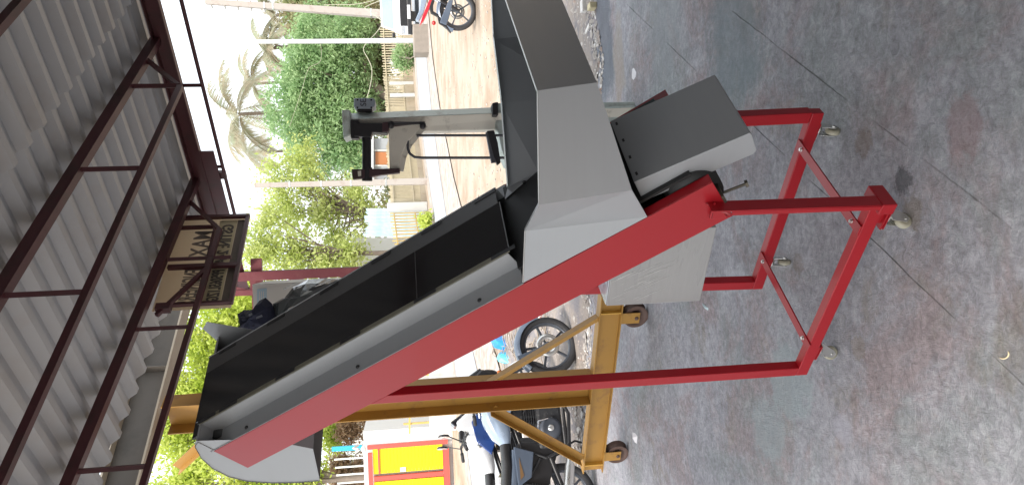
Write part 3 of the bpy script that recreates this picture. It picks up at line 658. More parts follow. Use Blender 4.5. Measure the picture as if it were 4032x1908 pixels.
# column as a rotated box: front-left face coloured cream as its lit side, right face grey green
zt = t1_.z; xr_t, xm_t, xl_t = t1_.x, t2_.x, t3_.x; xr_b, xm_b, xl_b = b1_.x, b2_.x, b3_.x
cb = MB(); dyr = .09
zb = 0.0; k_ = (xr_t - xr_b) / (t1_.z - b1_.z)
def colpt(i, z, t=0):
    xs_ = ((xr_t, xr_b, dyr), (xm_t, xm_b, 0), (xl_t, xl_b, .06))[i]; f = (z - b1_.z) / (t1_.z - b1_.z)
    return Vector((xs_[1] + (xs_[0] - xs_[1]) * f, PD + xs_[2], z))
bk = lambda z: colpt(0, z) + Vector((-.06, .12, 0))
for i, m_ in ((0, cast_m), (1, cast_b)):
    q = MB(); a, c, d, e = colpt(i, zb), colpt(i + 1, zb), colpt(i + 1, zt), colpt(i, zt); q.poly([a, c, d, e], Vector((-.01, .05, 0))); pbuild(q, 'column_plate', m_, bevel=.006)
q = MB(); q.add([colpt(0, zb) + Vector((-.02, .02, 0)), colpt(1, zb) + Vector((0, .03, 0)), colpt(2, zb) + Vector((.02, .02, 0)), colpt(1, zb) + Vector((.01, .2, 0)), colpt(0, zt) + Vector((-.02, .02, 0)), colpt(1, zt) + Vector((0, .03, 0)), colpt(2, zt) + Vector((.02, .02, 0)), colpt(1, zt) + Vector((.01, .2, 0))], HF); pbuild(q, 'column_core', cast_m)
def quad(px, d0, th, n, m_, bevel=.004):
    return pbuild(MB().poly([pp(x, y, d0) for x, y in px], Vector((0, th, 0))), n, m_, bevel)
quad([(1345, 432), (1378, 432), (1382, 530), (1352, 545)], -.03, .22, 'top_cap', cast_m, .008)
quad([(1380, 472), (1382, 545), (1412, 545), (1412, 472)], -.05, .1, 'top_slide', darkm)
quad([(1395, 484), (1395, 536), (1460, 540), (1465, 520), (1525, 524), (1527, 484)], -.07, .12, 'head_block', darkm)
quad([(1505, 482), (1505, 520), (1530, 518), (1530, 478)], -.08, .1, 'head_collar', purpm)
pbuild(MB().tube([pp(1444, 515, -.02), pp(1444, 668, -.02)], .030, 18), 'roller_arm', darkm)
quad([(1384, 666), (1388, 706), (1426, 702), (1500, 688), (1575, 680), (1574, 662), (1500, 664)], -.05, .07, 'arm_clamp', purpm)
pbuild(MB().tube([pp(1446, 660, -.02), pp(1446, 712, -.02)], .034, 18), 'roller_hub', darkm)
quad([(1408, 674), (1410, 694), (1422, 692), (1422, 672)], -.054, .004, 'clamp_plate', cast_b, 0)
quad([(1530, 500), (1534, 665), (1568, 668), (1580, 610), (1605, 560), (1650, 505), (1665, 486), (1560, 488)], -.02, .03, 'bracket_arm', cast_b, .006)
mbx = MB(); rim_ = [(1568, 672), (1580, 612), (1605, 562), (1650, 507), (1668, 486)]
for a, c in zip(rim_, rim_[1:]): mbx.bar(pp(*a, -.005), pp(*c, -.005), .07, .014, (0, 1, 0))
pbuild(mbx, 'bracket_flange', cast_b)
quad([(1527, 478), (1535, 500), (1665, 484), (1675, 478)], -.04, .05, 'bracket_plate', purpm)
pbuild(MB().tube([pp(1540, 488, -.06), pp(1660, 484, -.06)], .010, 10), 'tie_rod', darkm)
for x_, y_ in ((1540, 488), (1665, 491)): pbuild(MB().lathe(pp(x_, y_, -.1), (0, 1, 0), [(0, 0), (0, .02), (.08, .02), (.08, 0)], 14), 'pivot_nut', darkm)
# foot bar made of bent pipe
hoop = [pp(2500, 534, -.02), pp(1700, 533, -.02), pp(1640, 534, -.02)]
pbuild(MB().tube(hoop, .009, 10), 'guard_pipe', pipem)
hp_ = [(1615, 505), (1605, 560), (1606, 585), (1614, 605), (1632, 618), (1660, 621), (1940, 621), (2500, 622)]
pbuild(MB().tube([pp(x, y, -.01) for x, y in hp_], .0095, 10), 'guard_pipe', pipem)
quad([(1950, 405), (1950, 512), (1962, 520), (1975, 590), (2000, 650), (2560, 660), (2560, 400)], .03, .25, 'pedestal', cast_m, .01)
pbuild(MB().tube([pp(1928, 520, -.03), pp(1950, 640, -.03)], .03, 14), 'foot_roller', pipem)
quad([(1918, 515), (1945, 620), (1960, 650), (1972, 640), (1960, 560), (1945, 512)], -.06, .05, 'lower_bracket', darkm)
quad([(1938, 405), (1940, 455), (1962, 455), (1962, 400)], -.05, .12, 'column_collar', darkm, .008)
mt_ = quad([(1393, 388), (1393, 420), (1402, 428), (1460, 428), (1476, 418), (1478, 392), (1468, 386), (1402, 386)], .02, .16, 'motor', motorm, .006)
quad([(1406, 428), (1406, 437), (1465, 437), (1465, 428)], .03, .12, 'motor_mount', darkm, 0)
cu_ = bpy.data.curves.new('motor_lettering', 'FONT'); cu_.body = 'SE'; cu_.size = .055; cu_.extrude = .001; cu_.materials.append(pipem)
o = bpy.data.objects.new('motor_lettering', cu_); COL.objects.link(o); o.parent = mt_; pw = WPOS[mt_.name]
o.matrix_local = Matrix.Translation(pp(1442, 419, .018) - pw) @ Matrix.Rotation(math.pi / 2, 4, 'X'); o.name = 'motor_lettering'; to_mesh(o)
for x_, y_ in ((1408, 393), (1462, 393), (1408, 423), (1462, 423)): MB().lathe(pp(x_, y_, .016), (0, 1, 0), [(0, 0), (0, .006), (.006, .006)], 8).build('motor_bolt', darkm, mt_)

# ------------------------------------------------------------------ packed goods beyond the belt
carton_w = mat('white_carton', (.62, .60, .56), .7, var=.06, scale=4, col2=(.5, .46, .40), mix=(.55, .75), mscale=4)
label_b = mat('pale_blue_label', (.38, .50, .58), .6, var=.1, scale=30)
navy = mat('navy_fabric', (.010, .014, .035), .8, var=.3, scale=20, bump=.5, bscale=60)
emb = mat('grey_embroidery', (.10, .11, .13), .7, var=.1)
bagm = mat('smoky_plastic_film', (.09, .10, .10), .18, .1, var=.4, scale=9, bump=1.0, bscale=14, coat=.5)
bagw = mat('glossy_film_folds', (.5, .52, .52), .15, .1, var=.3, scale=12)
CD = 4.3
def cp(x, y, dd=0): return hitp(x, y, (0, CD + dd, 0), (0, 1, 0))
a = cp(993, 1118); c = cp(993, 1285); ZT = cp(1560, 1200).z
ct = thing('tall_carton', (a.x - .1, CD + .2, 0), 'tall white carton with a pale blue label standing behind the upper belt', 'carton')
MB().poly([Vector((a.x, CD, ZT)), Vector((a.x, CD, a.z)), Vector((c.x - .12, CD, a.z)), Vector((c.x - .12, CD, ZT))], Vector((0, .4, 0))).build('carton_body', carton_w, ct, bevel=.004)
MB().poly([cp(1012, 1138, -.003), cp(1012, 1290, -.003), cp(1050, 1290, -.003), cp(1050, 1133, -.003)], Vector((0, .002, 0))).build('label', label_b, ct)
for k in range(3):
    MB().poly([cp(1020 + 8 * k, 1146, -.005), cp(1020 + 8 * k, 1280, -.005), cp(1023 + 8 * k, 1280, -.005), cp(1023 + 8 * k, 1146, -.005)], Vector((0, .001, 0))).build('label_line', carton_w, ct)
st = thing('tray_stand', (cp(1100, 1090).x, CD + .05, 0), 'slim post stand with a wide tray behind the belt, carrying the white carton and bags', 'stand')
brown = mat('brown_painted_steel', (.20, .12, .08), .7, var=.1)
MB().box(((cp(1560, 1100).x + cp(1560, 1350).x) / 2, CD - .02, ZT - .02), .36, .9, .03).build('tray', brown, st)
MB().box((cp(2600, 1090).x, CD + .0, (ZT - .035) / 2), .06, .06, ZT - .035).build('post', brown, st)
MB().box((cp(2600, 1090).x, CD + .0, .01), .2, .2, .02).build('foot_plate', brown, st)
def blob(outline, d0, th, n, m_, parent=None, puff=.6, lab=None, cat=None):
    pts = [cp(x, y, d0) for x, y in outline]; c = sum(pts, Vector()) / len(pts); mb = MB(); n_ = len(pts); V = [p for p in pts]
    r1 = [c.lerp(p, .75) + Vector((0, -th * puff * random.uniform(.7, 1.2), 0)) for p in pts]; r2 = [c.lerp(p, .35) + Vector((0, -th * random.uniform(.8, 1.15), 0)) for p in pts]
    b1 = [c.lerp(p, .8) + Vector((0, th * .8, 0)) for p in pts]
    V = pts + r1 + r2 + b1 + [c + Vector((0, -th, 0)), c + Vector((0, th, 0))]
    F = []
    for i in range(n_):
        j = (i + 1) % n_
        F += [(i, j, n_ + j, n_ + i), (n_ + i, n_ + j, 2 * n_ + j, 2 * n_ + i), (2 * n_ + i, 2 * n_ + j, 4 * n_), (j, i, 3 * n_ + i, 3 * n_ + j), (3 * n_ + j, 3 * n_ + i, 4 * n_ + 1)]
    mb.add(V, F, smooth=False); return mb.build(n, m_, parent)
nb = thing('navy_bag', cp(1240, 1290), 'crumpled navy blue fabric bag with grey stitched patches behind the upper belt', 'bag')
bl = blob([(1046, 1171), (1072, 1195), (1085, 1240), (1110, 1300), (1000, 1352), (940, 1332), (926, 1312), (933, 1290), (946, 1290), (938, 1250), (935, 1236), (962, 1218), (972, 1226), (1000, 1214), (1016, 1200), (1022, 1182)], -.33, .10, 'bag_body', navy, nb)
MB().poly([cp(1008, 1255, -.47), cp(1034, 1246, -.47), cp(1030, 1238, -.47), cp(1010, 1246, -.47)], (0, .003, 0)).poly([cp(980, 1246, -.46), cp(994, 1238, -.46), cp(990, 1230, -.46), cp(978, 1236, -.46)], (0, .003, 0)).build('patch', emb, nb)
pb = thing('clear_plastic_bag', cp(1240, 1180), 'crumpled smoky clear plastic bag behind the upper belt beside the navy bag', 'bag')
bl = blob([(1216, 1098), (1280, 1096), (1330, 1100), (1345, 1130), (1200, 1235), (1070, 1290), (1075, 1195), (1110, 1174), (1120, 1172), (1152, 1132)], -.30, .09, 'film_body', bagm, pb)
fb = MB()
for i in range(14):
    x = random.uniform(1110, 1270); y = random.uniform(1115, 1200); L_ = random.uniform(15, 50)
    if y > 1098 + (1300 - x) * .52: continue
    fb.tube([cp(x, y, -.415), cp(x + L_ * .5, y - L_ * .2, -.42), cp(x + L_, y - L_ * .35, -.415)], [.001, .004, .001], 5)
fb.build('film_fold', bagw, pb)

# ------------------------------------------------------------------ motorcycles
tyre_m = mat('tyre_rubber', (.035, .035, .038), .7, var=.15, scale=20)
rim_m = mat('grey_alloy_rim', (.08, .09, .11), .4, .3, var=.1)
chrome = mat('chrome_tube', (.75, .75, .76), .12, 1, var=.05)
eng_m = mat('dark_engine_casting', (.045, .046, .05), .45, .4, var=.3, scale=30, col2=(.14, .14, .14), mix=(.55, .7), mscale=20)
blk = mat('satin_black_plastic', (.018, .018, .02), .35, var=.2)
glassy = mat('dark_glass', (.02, .02, .025), .06, var=.1, spec=.8)
seat_m = mat('black_seat_vinyl', (.015, .015, .016), .45, var=.2, bump=.1)
amber = mat('amber_lens', (.6, .16, .02), .2, var=.1); redlens = mat('red_lens', (.5, .02, .02), .2, var=.1)
gold_m = mat('bronze_side_panel', (.22, .13, .06), .35, .2, var=.1)
white_p = mat('white_gloss_paint', (.72, .73, .74), .2, var=.03, coat=.6)
blue_p = mat('deep_blue_gloss_paint', (.018, .055, .22), .25, var=.08, coat=.6)
silver_p = mat('silver_blue_gloss_paint', (.26, .33, .43), .25, .2, var=.06, coat=.6)
redg = mat('red_gloss_paint', (.55, .012, .03), .22, var=.05, coat=.6)
def motorcycle(loc, yaw, label, paint, paint2, accent, name='motorcycle', wb=1.34, silver_tank=True, badge=False, group=None):
    X = Vector((math.cos(yaw), math.sin(yaw), 0)); Y = Vector((-math.sin(yaw), math.cos(yaw), 0)); L0 = Vector(loc)
    t = thing(name, loc, label, 'motorcycle', group)
    def P(x, y, z): return L0 + X * x + Y * y + ZV * z
    def B(mb, n, m_, bevel=0, parent=None, label=None): return mb.build(n, m_, parent or t, bevel=bevel, label=label)
    R = .30
    def wheel(x, nm, disc):
        c = P(x, 0, R)
        w = B(MB().lathe(c, Y, [(-.045, R - .055), (-.05, R - .03), (-.035, R - .008), (0, R), (.035, R - .008), (.05, R - .03), (.045, R - .055), (.03, R - .07), (-.03, R - .07)], 44, closed=True), nm, tyre_m)
        rm = MB().lathe(c, Y, [(-.032, R - .058), (-.034, R - .075), (-.02, R - .085), (.02, R - .085), (.034, R - .075), (.032, R - .058)], 44, closed=True)
        for k in range(5):
            a = k * 2 * math.pi / 5 + .4; d = X * math.cos(a) + ZV * math.sin(a); e = Y.cross(d); rm.bar(c + d * .03, c + d * (R - .08), .028, .022, e)
        rm.lathe(c, Y, [(-.05, 0), (-.05, .035), (.05, .035), (.05, 0)], 20); rm.build('rim', rim_m, w)
        if disc:
            MB().lathe(c + Y * -.058, Y, [(0, .06), (0, .115), (.004, .115), (.004, .06)], 36, closed=True).build('brake_disc', zinc, w)
            MB().box(c + Y * -.062 + X * -.07 + ZV * .09, .05, .03, .08, X, Y, ZV).build('caliper', blk, w)
    wheel(wb, 'front_wheel', True); wheel(0, 'rear_wheel', False)
    fa = P(wb, 0, R); ft = P(wb - .36, 0, .98); fd = (ft - fa).normalized()
    for s_ in (-1, 1):
        B(MB().tube([fa + Y * s_ * .085, fa + fd * .30 + Y * s_ * .085], .026, 12), 'fork_slider', blk if not silver_tank else rim_m)
        B(MB().tube([fa + fd * .28 + Y * s_ * .085, ft + Y * s_ * .085], .017, 12), 'fork_tube', chrome)
    # front fender: arc over the wheel
    V = []; F = []; n = 16
    for i in range(n + 1):
        a = math.radians(15 + 125 * i / n); r = R + .025
        for y_, dr in ((-.065, -.045), (-.05, -.005), (0, .008), (.05, -.005), (.065, -.045)): V.append(P(wb + math.cos(a) * (r + dr), y_, R + math.sin(a) * (r + dr)))
    for i in range(n):
        for k in range(4): F.append((i * 5 + k, i * 5 + k + 1, (i + 1) * 5 + k + 1, (i + 1) * 5 + k))
    B(MB().add(V, F, True), 'front_fender', paint2)
    B(MB().poly([P(wb - .03, -.07, .42), P(wb - .10, -.07, .62), P(wb - .2, -.07, .58), P(wb - .1, -.07, .36)], Y * .014), 'fender_stay', paint2, .004)
    # headlight fairing and visor
    hl = wb - .30
    hd = B(MB().lathe(P(hl, 0, .90), X + ZV * -.15, [(-.12, 0), (-.12, .07), (-.04, .105), (.05, .10), (.075, .08), (.085, 0)], 24), 'headlight_shell', blk)
    MB().lathe(P(hl + .078, 0, .89), X + ZV * -.15, [(0, .085), (.012, .06), (.018, 0)], 24).build('headlight_lens', glassy, hd)
    B(MB().poly([P(hl + .10, -.09, .98), P(hl - .02, -.11, 1.12), P(hl - .12, -.10, 1.05), P(hl - .1, -.11, .86), P(hl + .04, -.11, .84)], Y * .22), 'visor_fairing', paint if not silver_tank else blk, .03)
    B(MB().poly([P(hl + .11, -.075, .985), P(hl - .01, -.085, 1.17), P(hl - .06, -.085, 1.12), P(hl + .04, -.085, .96)], Y * .17), 'windscreen', glassy, .012)
    # instruments, handlebar, mirrors, indicators
    B(MB().box(P(wb - .45, 0, 1.06), .10, .18, .05, X, Y, ZV), 'instrument_pod', blk, .012)
    hb = MB().tube([P(wb - .62, -.36, 1.04), P(wb - .52, -.22, 1.06), P(wb - .44, -.08, 1.00), P(wb - .44, .08, 1.00), P(wb - .52, .22, 1.06), P(wb - .62, .36, 1.04)], .011, 10); hbo = B(hb, 'handlebar', blk)
    for s_ in (-1, 1):
        MB().tube([P(wb - .58, s_ * .28, 1.05), P(wb - .64, s_ * .40, 1.035)], .018, 12).build('grip', rubber, hbo)
        MB().tube([P(wb - .53, s_ * .24, 1.06), P(wb - .46, s_ * .34, 1.04), P(wb - .5, s_ * .40, 1.035)], .006, 6).build('lever', blk, hbo)
        mo = B(MB().tube([P(wb - .54, s_ * .22, 1.06), P(wb - .50, s_ * .30, 1.18), P(wb - .49, s_ * .33, 1.22)], .006, 8), 'mirror', blk)
        MB().lathe(P(wb - .49, s_ * .35, 1.25), X, [(-.012, 0), (-.012, .062), (.008, .05), (.018, 0)], 20).build('mirror_shell', blk, mo); MB().lathe(P(wb - .505, s_ * .35, 1.25), -X, [(0, .055), (.001, 0)], 20).build('mirror_glass', chrome, mo)
        io = B(MB().tube([P(hl, s_ * .10, .82), P(hl, s_ * .19, .82)], .008, 8), 'indicator', blk); MB().lathe(P(hl, s_ * .215, .82), X, [(-.035, 0), (-.02, .022), (.03, .022), (.035, 0)], 12).build('indicator_lens', amber, io)
        io = B(MB().tube([P(-.28, s_ * .08, .78), P(-.28, s_ * .16, .78)], .007, 8), 'indicator', blk); MB().lathe(P(-.28, s_ * .18, .78), X, [(-.03, 0), (-.02, .02), (.02, .02), (.03, 0)], 12).build('indicator_lens', amber, io)
    # tank: lofted cross sections
    def loft(secs, n_, nm, m_, parent=None, ring=16):
        V = []; F = []
        for (x, zc, hw, hh, sq) in secs:
            for k in range(ring):
                a = 2 * math.pi * k / ring; ca, sa = math.cos(a), math.sin(a); e = sq
                V.append(P(x, hw * math.copysign(abs(ca) ** e, ca), zc + hh * math.copysign(abs(sa) ** e, sa)))
        for i in range(len(secs) - 1):
            for k in range(ring): F.append((i * ring + k, i * ring + (k + 1) % ring, (i + 1) * ring + (k + 1) % ring, (i + 1) * ring + k))
        mb = MB().add(V, F, True); mb.add(V[:ring], [tuple(range(ring))]); mb.add(V[-ring:], [tuple(range(ring))])
        return mb.build(nm, m_, parent or t)
    tank = loft([(.50, .80, .09, .05, .8), (.56, .83, .13, .09, .7), (.70, .87, .16, .125, .7), (.85, .89, .165, .13, .7), (.97, .87, .13, .11, .8), (1.03, .84, .07, .06, .9)], 0, 'tank', paint)
    MB().lathe(P(.80, 0, 1.018), ZV, [(0, .04), (.01, .038), (.014, 0)], 20).build('fuel_cap', chrome, tank)
    for s_ in (-1, 1):
        sh = MB().poly([P(1.08, s_ * .165, .90), P(1.0, s_ * .17, .96), P(.80, s_ * .172, .92), P(.66, s_ * .165, .78), P(.82, s_ * .168, .72), P(.96, s_ * .18, .74)], Y * s_ * .022)
        B(sh, 'tank_shroud', accent, .01)
        if badge:
            MB().lathe(P(.76, s_ * .168, .90), Y * s_, [(0, .026), (.008, .024), (.009, 0)], 20).build('round_badge', zinc, tank)
    B(MB().poly([P(.98, -.172, .90), P(.80, -.176, .90), P(.70, -.176, .80), P(.92, -.176, .78)], Y * -.012), 'trim_panel', gold_m if silver_tank else paint2, .004)
    seat = loft([(-.22, .86, .07, .03, .7), (-.10, .85, .12, .045, .7), (.14, .82, .13, .05, .7), (.30, .80, .12, .05, .7), (.52, .80, .08, .05, .8)], 0, 'seat', seat_m)
    tail = loft([(-.36, .88, .03, .02, .8), (-.28, .84, .07, .05, .7), (-.05, .79, .12, .07, .7), (.20, .74, .13, .06, .7), (.44, .72, .10, .05, .8)], 0, 'tail_panel', paint2)
    MB().box(P(-.37, 0, .86), .03, .08, .035, X, Y, ZV).build('tail_light', redlens, tail)
    for s_ in (-1, 1):
        B(MB().poly([P(.46, s_ * .12, .74), P(.10, s_ * .135, .73), P(.18, s_ * .13, .60), P(.40, s_ * .12, .56)], Y * s_ * .02), 'side_panel', paint2, .008)
        B(MB().poly([P(.36, s_ * .143, .70), P(.16, s_ * .153, .705), P(.2, s_ * .15, .67)], Y * s_ * .004), 'side_decal', gold_m)
    # engine, frame and exhaust
    B(MB().poly([P(.50, -.10, .70), P(-.02, -.10, .72), P(.06, -.10, .46), P(.36, -.10, .34), P(.48, -.10, .40)], Y * .2), 'battery_cover', blk, .015)
    B(MB().poly([P(1.06, -.075, .78), P(.94, -.075, .80), P(.92, -.075, .40), P(1.0, -.075, .38)], Y * .15), 'radiator_guard', blk, .01)
    for s_ in (-1, 1):
        B(MB().tube([P(1.02, s_ * .05, .86), P(1.08, s_ * .12, .70), P(.94, s_ * .13, .55), P(.74, s_ * .13, .62)], .007, 6).tube([P(.98, s_ * .06, .88), P(1.0, s_ * .11, .66), P(.86, s_ * .12, .50)], .006, 6), 'hose', rubber)
    e = MB(); e.box(P(.62, 0, .38), .40, .24, .24, X, Y, ZV); e.box(P(.80, 0, .56), .18, .16, .24, X, Y, ZV); en = B(e, 'engine_block', eng_m, .03)
    for k in range(8):
        z = .48 + k * .022; MB().box(P(.74 + k * .006, 0, z), .19, .20, .008, X, Y, ZV).build('cooling_fin', eng_m, en)
    MB().box(P(.80, 0, .68), .16, .16, .06, X, Y, ZV).build('cylinder_head', eng_m, en)
    for s_ in (-1, 1):
        MB().lathe(P(.60, s_ * .12, .38), Y * s_, [(0, .105), (.025, .10), (.04, .07), (.045, 0)], 26).build('engine_cover', rim_m, en); MB().lathe(P(.60, s_ * .165, .38), Y * s_, [(0, .03), (.006, .028), (.007, 0)], 16).build('cover_cap', zinc, en)
    fm = MB()
    for s_ in (-1, 1):
        fm.tube([P(wb - .37, 0, .90), P(1.02, s_ * .09, .74), P(.95, s_ * .11, .38), P(.80, s_ * .12, .24), P(.42, s_ * .12, .24), P(.34, s_ * .12, .44)], .017, 10)
        fm.tube([P(.34, s_ * .11, .44), P(.44, s_ * .09, .66), P(.98, s_ * .05, .80)], .016, 8); fm.tube([P(.40, s_ * .11, .62), P(-.22, s_ * .09, .76)], .012, 8); fm.tube([P(.34, s_ * .11, .5), P(.02, s_ * .10, .74)], .012, 8)
    fm.tube([P(wb - .33, 0, .82), P(wb - .38, 0, 1.0)], .035, 12); B(fm, 'frame', blk)
    B(MB().tube([P(.34, -.10, .40), P(0, -.10, .30)], .022, 8).tube([P(.34, .10, .40), P(0, .10, .30)], .022, 8), 'swing_arm', blk)
    for s_ in (-1, 1):
        sp = MB().tube([P(.05, s_ * .13, .36), P(.12, s_ * .12, .66)], .018, 8)
        for k in range(9): sp.lathe(P(.06 + k * .005, s_ * .13, .42 + k * .022), (.07, 0, .3), [(0, .026), (.006, .03), (.012, .026)], 12, closed=True)
        B(sp, 'rear_shock', eng_m)
    B(MB().tube([P(.86, -.06, .62), P(.98, -.09, .52), P(.94, -.12, .28), P(.72, -.15, .20), P(.30, -.16, .24)], .018, 10), 'exhaust_pipe', blk)
    B(MB().tube([P(.34, -.17, .24), P(.24, -.18, .25), P(-.18, -.20, .33), P(-.28, -.20, .35)], [.022, .045, .052, .035], 16), 'silencer', zinc)
    B(MB().tube([P(.42, -.12, .27), P(.42, -.24, .27)], .014, 8).tube([P(.42, .12, .27), P(.42, .24, .27)], .014, 8), 'foot_peg', rubber)
    B(MB().tube([P(.46, .12, .22), P(.52, .19, .10), P(.50, .24, .005)], .010, 8), 'side_stand', blk)
    V = []; F = []
    for i in range(13):
        a = math.radians(60 + 110 * i / 12)
        for y_, dr in ((-.07, -.02), (0, .012), (.07, -.02)): V.append(P(math.cos(a) * (R + .04 + dr), y_, R + math.sin(a) * (R + .04 + dr)))
    for i in range(12):
        for k in range(2): F.append((i * 3 + k, i * 3 + k + 1, (i + 1) * 3 + k + 1, (i + 1) * 3 + k))
    B(MB().add(V, F, True), 'rear_fender', blk)
    gr = MB().tube([P(.52, -.12, .40), P(.50, -.20, .52), P(.66, -.20, .50), P(.70, -.12, .36)], .009, 8); B(gr, 'guard_bar', chrome)
    return t
fw = ground(2290, 1367); wdir = math.radians(3)
b0 = Vector((fw.x - 1.30 * math.cos(wdir), 7.28 - .1, .0)); wdir = math.radians(24); b0 = Vector((-1.04 - 1.42 * math.cos(wdir), 7.28 - 1.42 * math.sin(wdir), 0))
fend_m = mat('slate_blue_paint', (.10, .13, .18), .3, .2, var=.06, coat=.4)
motorcycle(b0, wdir, 'silver-blue motorcycle with bronze side trim, nearer one parked beyond the yellow gantry', silver_p, fend_m, silver_p, wb=1.42, group='parked motorcycles')
motorcycle((-2.78, 7.30, .10), math.radians(24), 'white and deep blue motorcycle with round tank badge, behind the silver-blue one', white_p, white_p, blue_p, silver_tank=False, badge=True, group='parked motorcycles')
fw2 = at(1803, 26, 11.2)
rb = motorcycle((fw2.x + 1.40, fw2.y + .25, gz(11.2)), math.pi - .18, 'red motorcycle with grey fork and front fender parked on the dusty yard', redg, fend_m, redg, silver_tank=False, group='parked motorcycles')
def rq(px, n, m_, th=.06, dd=0): return MB().poly([hitp(x, y, (0, 11.0 + dd, 0), (0, 1, 0)) for x, y in px], (0, th, 0)).build(n, m_, rb, bevel=.008)
rq([(1652, 100), (1665, 60), (1690, 0), (1690, -60), (1712, -60), (1708, 0), (1688, 40), (1668, 82)], 'front_cowl', redg, .10)
rq([(1636, 78), (1652, 40), (1660, -30), (1690, -30), (1668, 50), (1650, 82)], 'cowl_trim', silver_p, .10, .02)
rq([(1700, 0), (1690, 30), (1696, 52), (1722, 66), (1728, 92), (1752, 106), (1774, 131), (1777, 127), (1758, 98), (1738, 74), (1726, 56), (1706, 44), (1706, 20), (1712, 0)], 'mud_flap', blk, .05, -.02)
rq([(1732, 88), (1742, 60), (1768, 0), (1785, 0), (1776, 40), (1768, 70), (1758, 98)], 'fork_cover', fend_m, .08, -.06)
MB().lathe(hitp(1708, 92, (0, 10.95, 0), (0, 1, 0)), (0, -1, 0), [(0, .03), (.03, .028), (.04, 0)], 14).build('indicator_lens', redlens, rb)

# ------------------------------------------------------------------ white car nose-on behind the first utility pole
carw = mat('white_car_paint', (.55, .58, .62), .25, var=.03, coat=.6); cglass = mat('car_glass', (.22, .27, .30), .08, var=.1, spec=.8)
cc = at(1650, 45, 28); cx0 = cc.x; cy0 = cc.y; cz0 = gz(cy0)
car = thing('parked_car', (cx0, cy0 + 2, cz0), 'white car facing the workshop, parked at the roadside behind the utility pole', 'car')
_ca = -math.atan2(cx0, cy0) - .04
def cpz(x, y, z): return Vector((cx0 + x * math.cos(_ca) - y * math.sin(_ca), cy0 + x * math.sin(_ca) + y * math.cos(_ca), cz0 + z))
_cX = Vector((math.cos(_ca), math.sin(_ca), 0)); _cY = Vector((-math.sin(_ca), math.cos(_ca), 0))
def cprof(w, ins): return
body = MB()
sec = [(0, .35), (.0, .62), (.12, .80), (.9, .98), (1.6, 1.0), (3.9, 1.0), (4.1, .9), (4.15, .4)]
body.poly([cpz(-.86, y, z) for y, z in sec], _cX * 1.72); body.build('body', carw, car, bevel=.05)
cab = MB(); sc_ = [(.95, .99), (1.65, 1.46), (2.0, 1.52), (3.4, 1.50), (3.95, 1.02)]
V = [cpz(-.80 + (.12 if z > 1.2 else 0), y, z) for y, z in sc_] + [cpz(.80 - (.12 if z > 1.2 else 0), y, z) for y, z in sc_]
cab.add(V, [(0, 1, 2, 3, 4), (9, 8, 7, 6, 5), (0, 5, 6, 1), (1, 6, 7, 2), (2, 7, 8, 3), (3, 8, 9, 4)]); cab.build('cabin', carw, car, bevel=.03)
MB().sheet([cpz(-.70, .985, 1.03), cpz(.70, .985, 1.03), cpz(.62, 1.60, 1.44), cpz(-.62, 1.60, 1.44)], -.02).build('windscreen', cglass, car)
gr = MB()
for k in range(5): gr.box(cpz(0, -.012, .50 + k * .05), 1.0, .02, .022, _cX, _cY)
gr.build('grille', blk, car); MB().box(cpz(0, -.002, .60), 1.06, .01, .30, _cX, _cY).build('grille_backing', blk, car)
MB().box(cpz(0, -.03, .40), 1.66, .06, .16, _cX, _cY).build('bumper', blk, car, bevel=.02); MB().box(cpz(-.02, -.07, .42), .5, .01, .11, _cX, _cY).build('number_plate', white_p, car)
for s_ in (-1, 1):
    MB().box(cpz(s_ * .68, -.0, .68), .28, .05, .14, _cX, _cY).build('headlight', chrome, car, bevel=.02)
    MB().box(cpz(s_ * .94, 1.15, 1.02), .16, .08, .12, _cX, _cY).build('mirror', blk, car, bevel=.02)
    for y_ in (.75, 3.3): MB().lathe(cpz(s_ * .78, y_, .32), _cX, [(-.1, 0), (-.1, .30), (-.08, .32), (.08, .32), (.1, .30), (.1, 0)], 24).build('wheel', tyre_m, car)

# ------------------------------------------------------------------ utility poles, cables, roadside block
conc = mat('weathered_concrete_pole', (.36, .33, .30), .85, var=.12, scale=3, col2=(.28, .23, .20), mix=(.5, .7), mscale=3)
paleconc = mat('pale_concrete', (.52, .53, .52), .8, var=.08, scale=3, col2=(.42, .42, .40), mix=(.55, .7), mscale=3)
def pole(bx_, by_, tx_, ty_, d, r0, r1, label, m_, pins=0, bands=()):
    b_ = at(bx_, by_, d); t_ = at(tx_, ty_, d); b_.z = gz(b_.y) - .05; dirn = (t_ - b_)
    th = thing('utility_pole', b_, label, 'pole')
    MB().bar(b_, t_, r0, r0 * .8, (0, 1, 0)) if False else None
    mb = MB(); X = Vector((1, 0, 0)); Y = Vector((0, 1, 0))
    vs = [b_ + X * sx * r0 + Y * sy * r0 for sx, sy in ((-1, -1), (1, -1), (1, 1), (-1, 1))] + [t_ + X * sx * r1 + Y * sy * r1 for sx, sy in ((-1, -1), (1, -1), (1, 1), (-1, 1))]
    mb.add(vs, HF); mb.build('shaft', m_, th, bevel=.015)
    for k in range(pins):
        c = t_ - dirn.normalized() * (.25 + k * .55); MB().lathe(c + X * (-r1 - .05), -X, [(0, 0), (0, .05), (.06, .07), (.10, .04), (.12, 0)], 10).build('insulator', paleconc, th)
        MB().bar(c - X * .2, c + X * .2, .03, .05).build('pin_bracket', conc, th)
    for f in bands:
        c = b_.lerp(t_, f); r = r0 + (r1 - r0) * f + .012; MB().box(c, 2 * r, 2 * r, .06).build('band', zinc, th)
    return b_, t_
pb1, pt1 = pole(1640, 66, 808, 8, 31, .165, .10, 'tall leaning concrete utility pole with insulators, in front of the white car', conc, 5, (.22, .68, .72))
